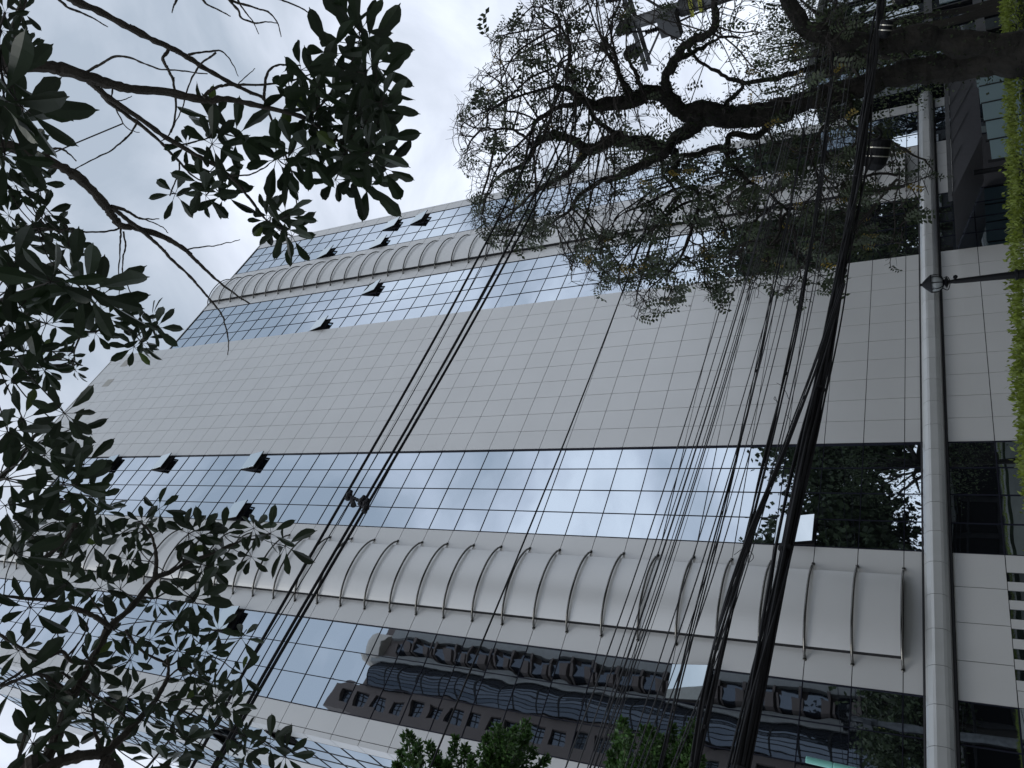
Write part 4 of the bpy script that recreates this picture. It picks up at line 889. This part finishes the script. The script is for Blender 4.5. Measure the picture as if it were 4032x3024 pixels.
# loose curled ends
for P_, lb in (([(3058, 1508), (3078, 1520), (3095, 1545), (3105, 1570)], 'short curved wire end above the twisted slim bundle'), ([(3062, 1580), (3048, 1572), (3052, 1562), (3060, 1585), (3068, 1592)], 'tiny hooked wire end on the slim cable bundle'), ([(3092, 1628), (3110, 1650), (3125, 1680)], 'short loose wire below the hooked wire end'), ([(2890, 2185), (2930, 2160), (2962, 2180), (2965, 2200), (2945, 2215), (2950, 2185)], 'coiled loose wire over the lower curved panel')):
    b = MB(); b.tube(smooth_path([onY(px, py, YC) for px, py in P_], 6), .003, 4); tag(b.build('loose_wire', M_cable2), lb, 'wire', 'loose wire ends')
# splice closures
def closure(px, py, px2, py2, t_, R_, label):
    a, c = at(px, py, t_), at(px2, py2, t_); ax = unit(c - a); L_ = np.linalg.norm(c - a); g = thing('splice_closure', label, 'junction box', tuple(a), 'cable splice closures')
    b = MB(); b.lathe([(R_ * .6, 0), (R_ * .95, L_ * .05), (R_, L_ * .1), (R_, L_ * .55), (R_ * .96, L_ * .62), (R_ * .9, L_ * .8), (R_ * .62, L_ * .95), (R_ * .3, L_)], a, ax, 20)
    b.build('canister', M_black, g); b = MB()
    for u in (.28, .55): b.lathe([(R_ * 1.0, u * L_ - .008), (R_ * 1.03, u * L_ - .007), (R_ * 1.03, u * L_ + .007), (R_ * 1.0, u * L_ + .008)], a, ax, 20)
    b.build('strap', M_band, g)
closure(3462, 545, 3440, 672, 12.6, .165, 'black canister with two silver straps hanging from the cable bundle in the open')
closure(3495, 78, 3478, 152, 13.4, .085, 'smaller strapped canister on the bundle in front of the mossy fork')
closure(3560, -60, 3545, 18, 13.4, .10, 'strapped canister cut off by the top edge of the photo')
b = MB(); ct = at(3462, 545, 12.6); b.tube(smooth_path([at(3448, 500, 12.4), at(3470, 520, 12.55), ct]), .02, 6); b.tube(smooth_path([at(3400, 700, 12.2), at(3425, 640, 12.4), at(3436, 560, 12.5), ct]), .015, 6)
tag(b.build('drop_cable', M_cable), 'short looping cable feeding the large canister', 'cable')
# ------------------------------------------------------------------ utility pole
YP = -19.0; pt1 = onY(2490, 92, YP); px_, py_ = pt1[0], YP
pole = thing('utility_pole', 'grey concrete utility pole with crossarm and yellow number plates', 'pole', (px_, py_, 0))
zt = pt1[2]
b = MB(); b.lathe([(.24, 0), (.15, zt - .1), (.145, zt + .12), (.10, zt + .13)], (px_, py_, 0), k=18); b.build('shaft', M_conc, pole)
def pz(px): return np.interp(px, [2490, 2850], [zt, onY(2850, 0, YP)[2]])
b = MB(); za = zt - .05
b.box((px_ - .22, py_ - 1.1, za - .05), (px_ - .16, py_ + 1.15, za + .05)); b.box((px_ + .16, py_ - 1.1, za - .05), (px_ + .22, py_ + 1.15, za + .05)); b.build('crossarm', M_galv, pole)
b = MB(); b.tube([(px_, py_ + .12, za - .75), (px_ - .1, py_ + .95, za - .04)], .03, 6); b.tube([(px_, py_ - .12, za - .75), (px_ - .1, py_ - .95, za - .04)], .03, 6); b.build('brace', M_galv, pole)
for dy in (-.8, 0., .62):
    b = MB()
    for k in range(5): b.box((px_ - .33 + .005 * k, py_ + dy - .13 + .012 * k, za + .06 + k * .075), (px_ + .15, py_ + dy + .13 - .012 * k, za + .105 + k * .075))
    b.box((px_ - .25, py_ + dy - .05, za + .04), (px_ + .05, py_ + dy + .05, za + .42)); b.build('insulator', M_black, pole)
b = MB(); zb_ = pz(2640); b.box((px_ - .45, py_ - .1, zb_ - .22), (px_ - .12, py_ + .5, zb_ + .02)); b.box((px_ - .40, py_ - .05, zb_ + .02), (px_ - .15, py_ + .42, zb_ + .25)); b.build('switch_box', M_galv, pole)
b = MB()
for k in range(6): b.lathe([(.05, 0), (.07, .02), (.05, .04)], (px_ - .3, py_ + .2, zb_ + .27 + .06 * k), k=10)
b.build('bushing', M_black, pole)
b = MB(); zb2 = pz(2700); b.lathe([(.19, zb2 - .12), (.20, zb2 - .1), (.20, zb2 + .12), (.19, zb2 + .14)], (px_, py_, 0), k=18); b.build('collar', M_galv, pole)
b = MB(); b.tube(smooth_path([(px_ - .2, py_ + .1, zt + .2), (px_ - .28, py_ + .22, zt - .8), (px_ - .22, py_ + .1, zt - 2), (px_ - .22, py_, zt - 4), (px_ - .26, py_, .3)]), .025, 6); b.build('riser_cable', M_cable, pole)
def plate(text, px, w_, z_off=0):
    z = pz(px); vdir = unit(np.array([CAM[0] - px_, CAM[1] - py_, 0])); sidev = np.array([-vdir[1], vdir[0], 0]); c = np.array([px_, py_, z]) + vdir * .215
    cu = bpy.data.curves.new('text', 'FONT'); cu.body = text; cu.size = .085; cu.align_x = 'CENTER'; cu.align_y = 'CENTER'; to = bpy.data.objects.new('t', cu); COL.objects.link(to)
    bpy.context.view_layer.update(); me = bpy.data.meshes.new_from_object(to.evaluated_get(bpy.context.evaluated_depsgraph_get())); bpy.data.objects.remove(to)
    b = MB(); M_ = np.eye(4); M_[:3, 0] = sidev; M_[:3, 1] = (0, 0, 1); M_[:3, 2] = vdir; M_[:3, 3] = c
    b.obox(M_, (-w_, -.045, -.01), (w_, .045, 0)); po = b.build('number_plate', M_yel, pole)
    Vv = np.array([v.co[:] for v in me.vertices]); Vv = Vv @ M_[:3, :3].T + c + vdir * .004; tm = MB(); tm.add(Vv, [tuple(p.vertices) for p in me.polygons]); tm.build('number', M_black, po)
plate('TA 584742', 2728, .26); plate('TAM 102', 2762, .20)
# ------------------------------------------------------------------ turquoise awning tube at the bottom edge
tq = thing('awning_roller', 'turquoise jointed tube cut off by the bottom edge of the photo', 'pipe', tuple(at(3250, 3010, 9)))
for (a, c) in (((3172, 2990), (3279, 3015)), ((3281, 3016), (3420, 3048))):
    b = MB(); p, q = at(*a, 9), at(*c, 9); b.lathe([(.028, 0), (.032, .008), (.032, np.linalg.norm(q - p) - .008), (.028, np.linalg.norm(q - p))], p, q - p, 14); b.build('tube_section', M_turq, tq)
b = MB(); q = at(3420, 3048, 9); b.tube([q, (q[0], q[1], 0)], .03, 8); b.build('support_post', M_galv, tq)
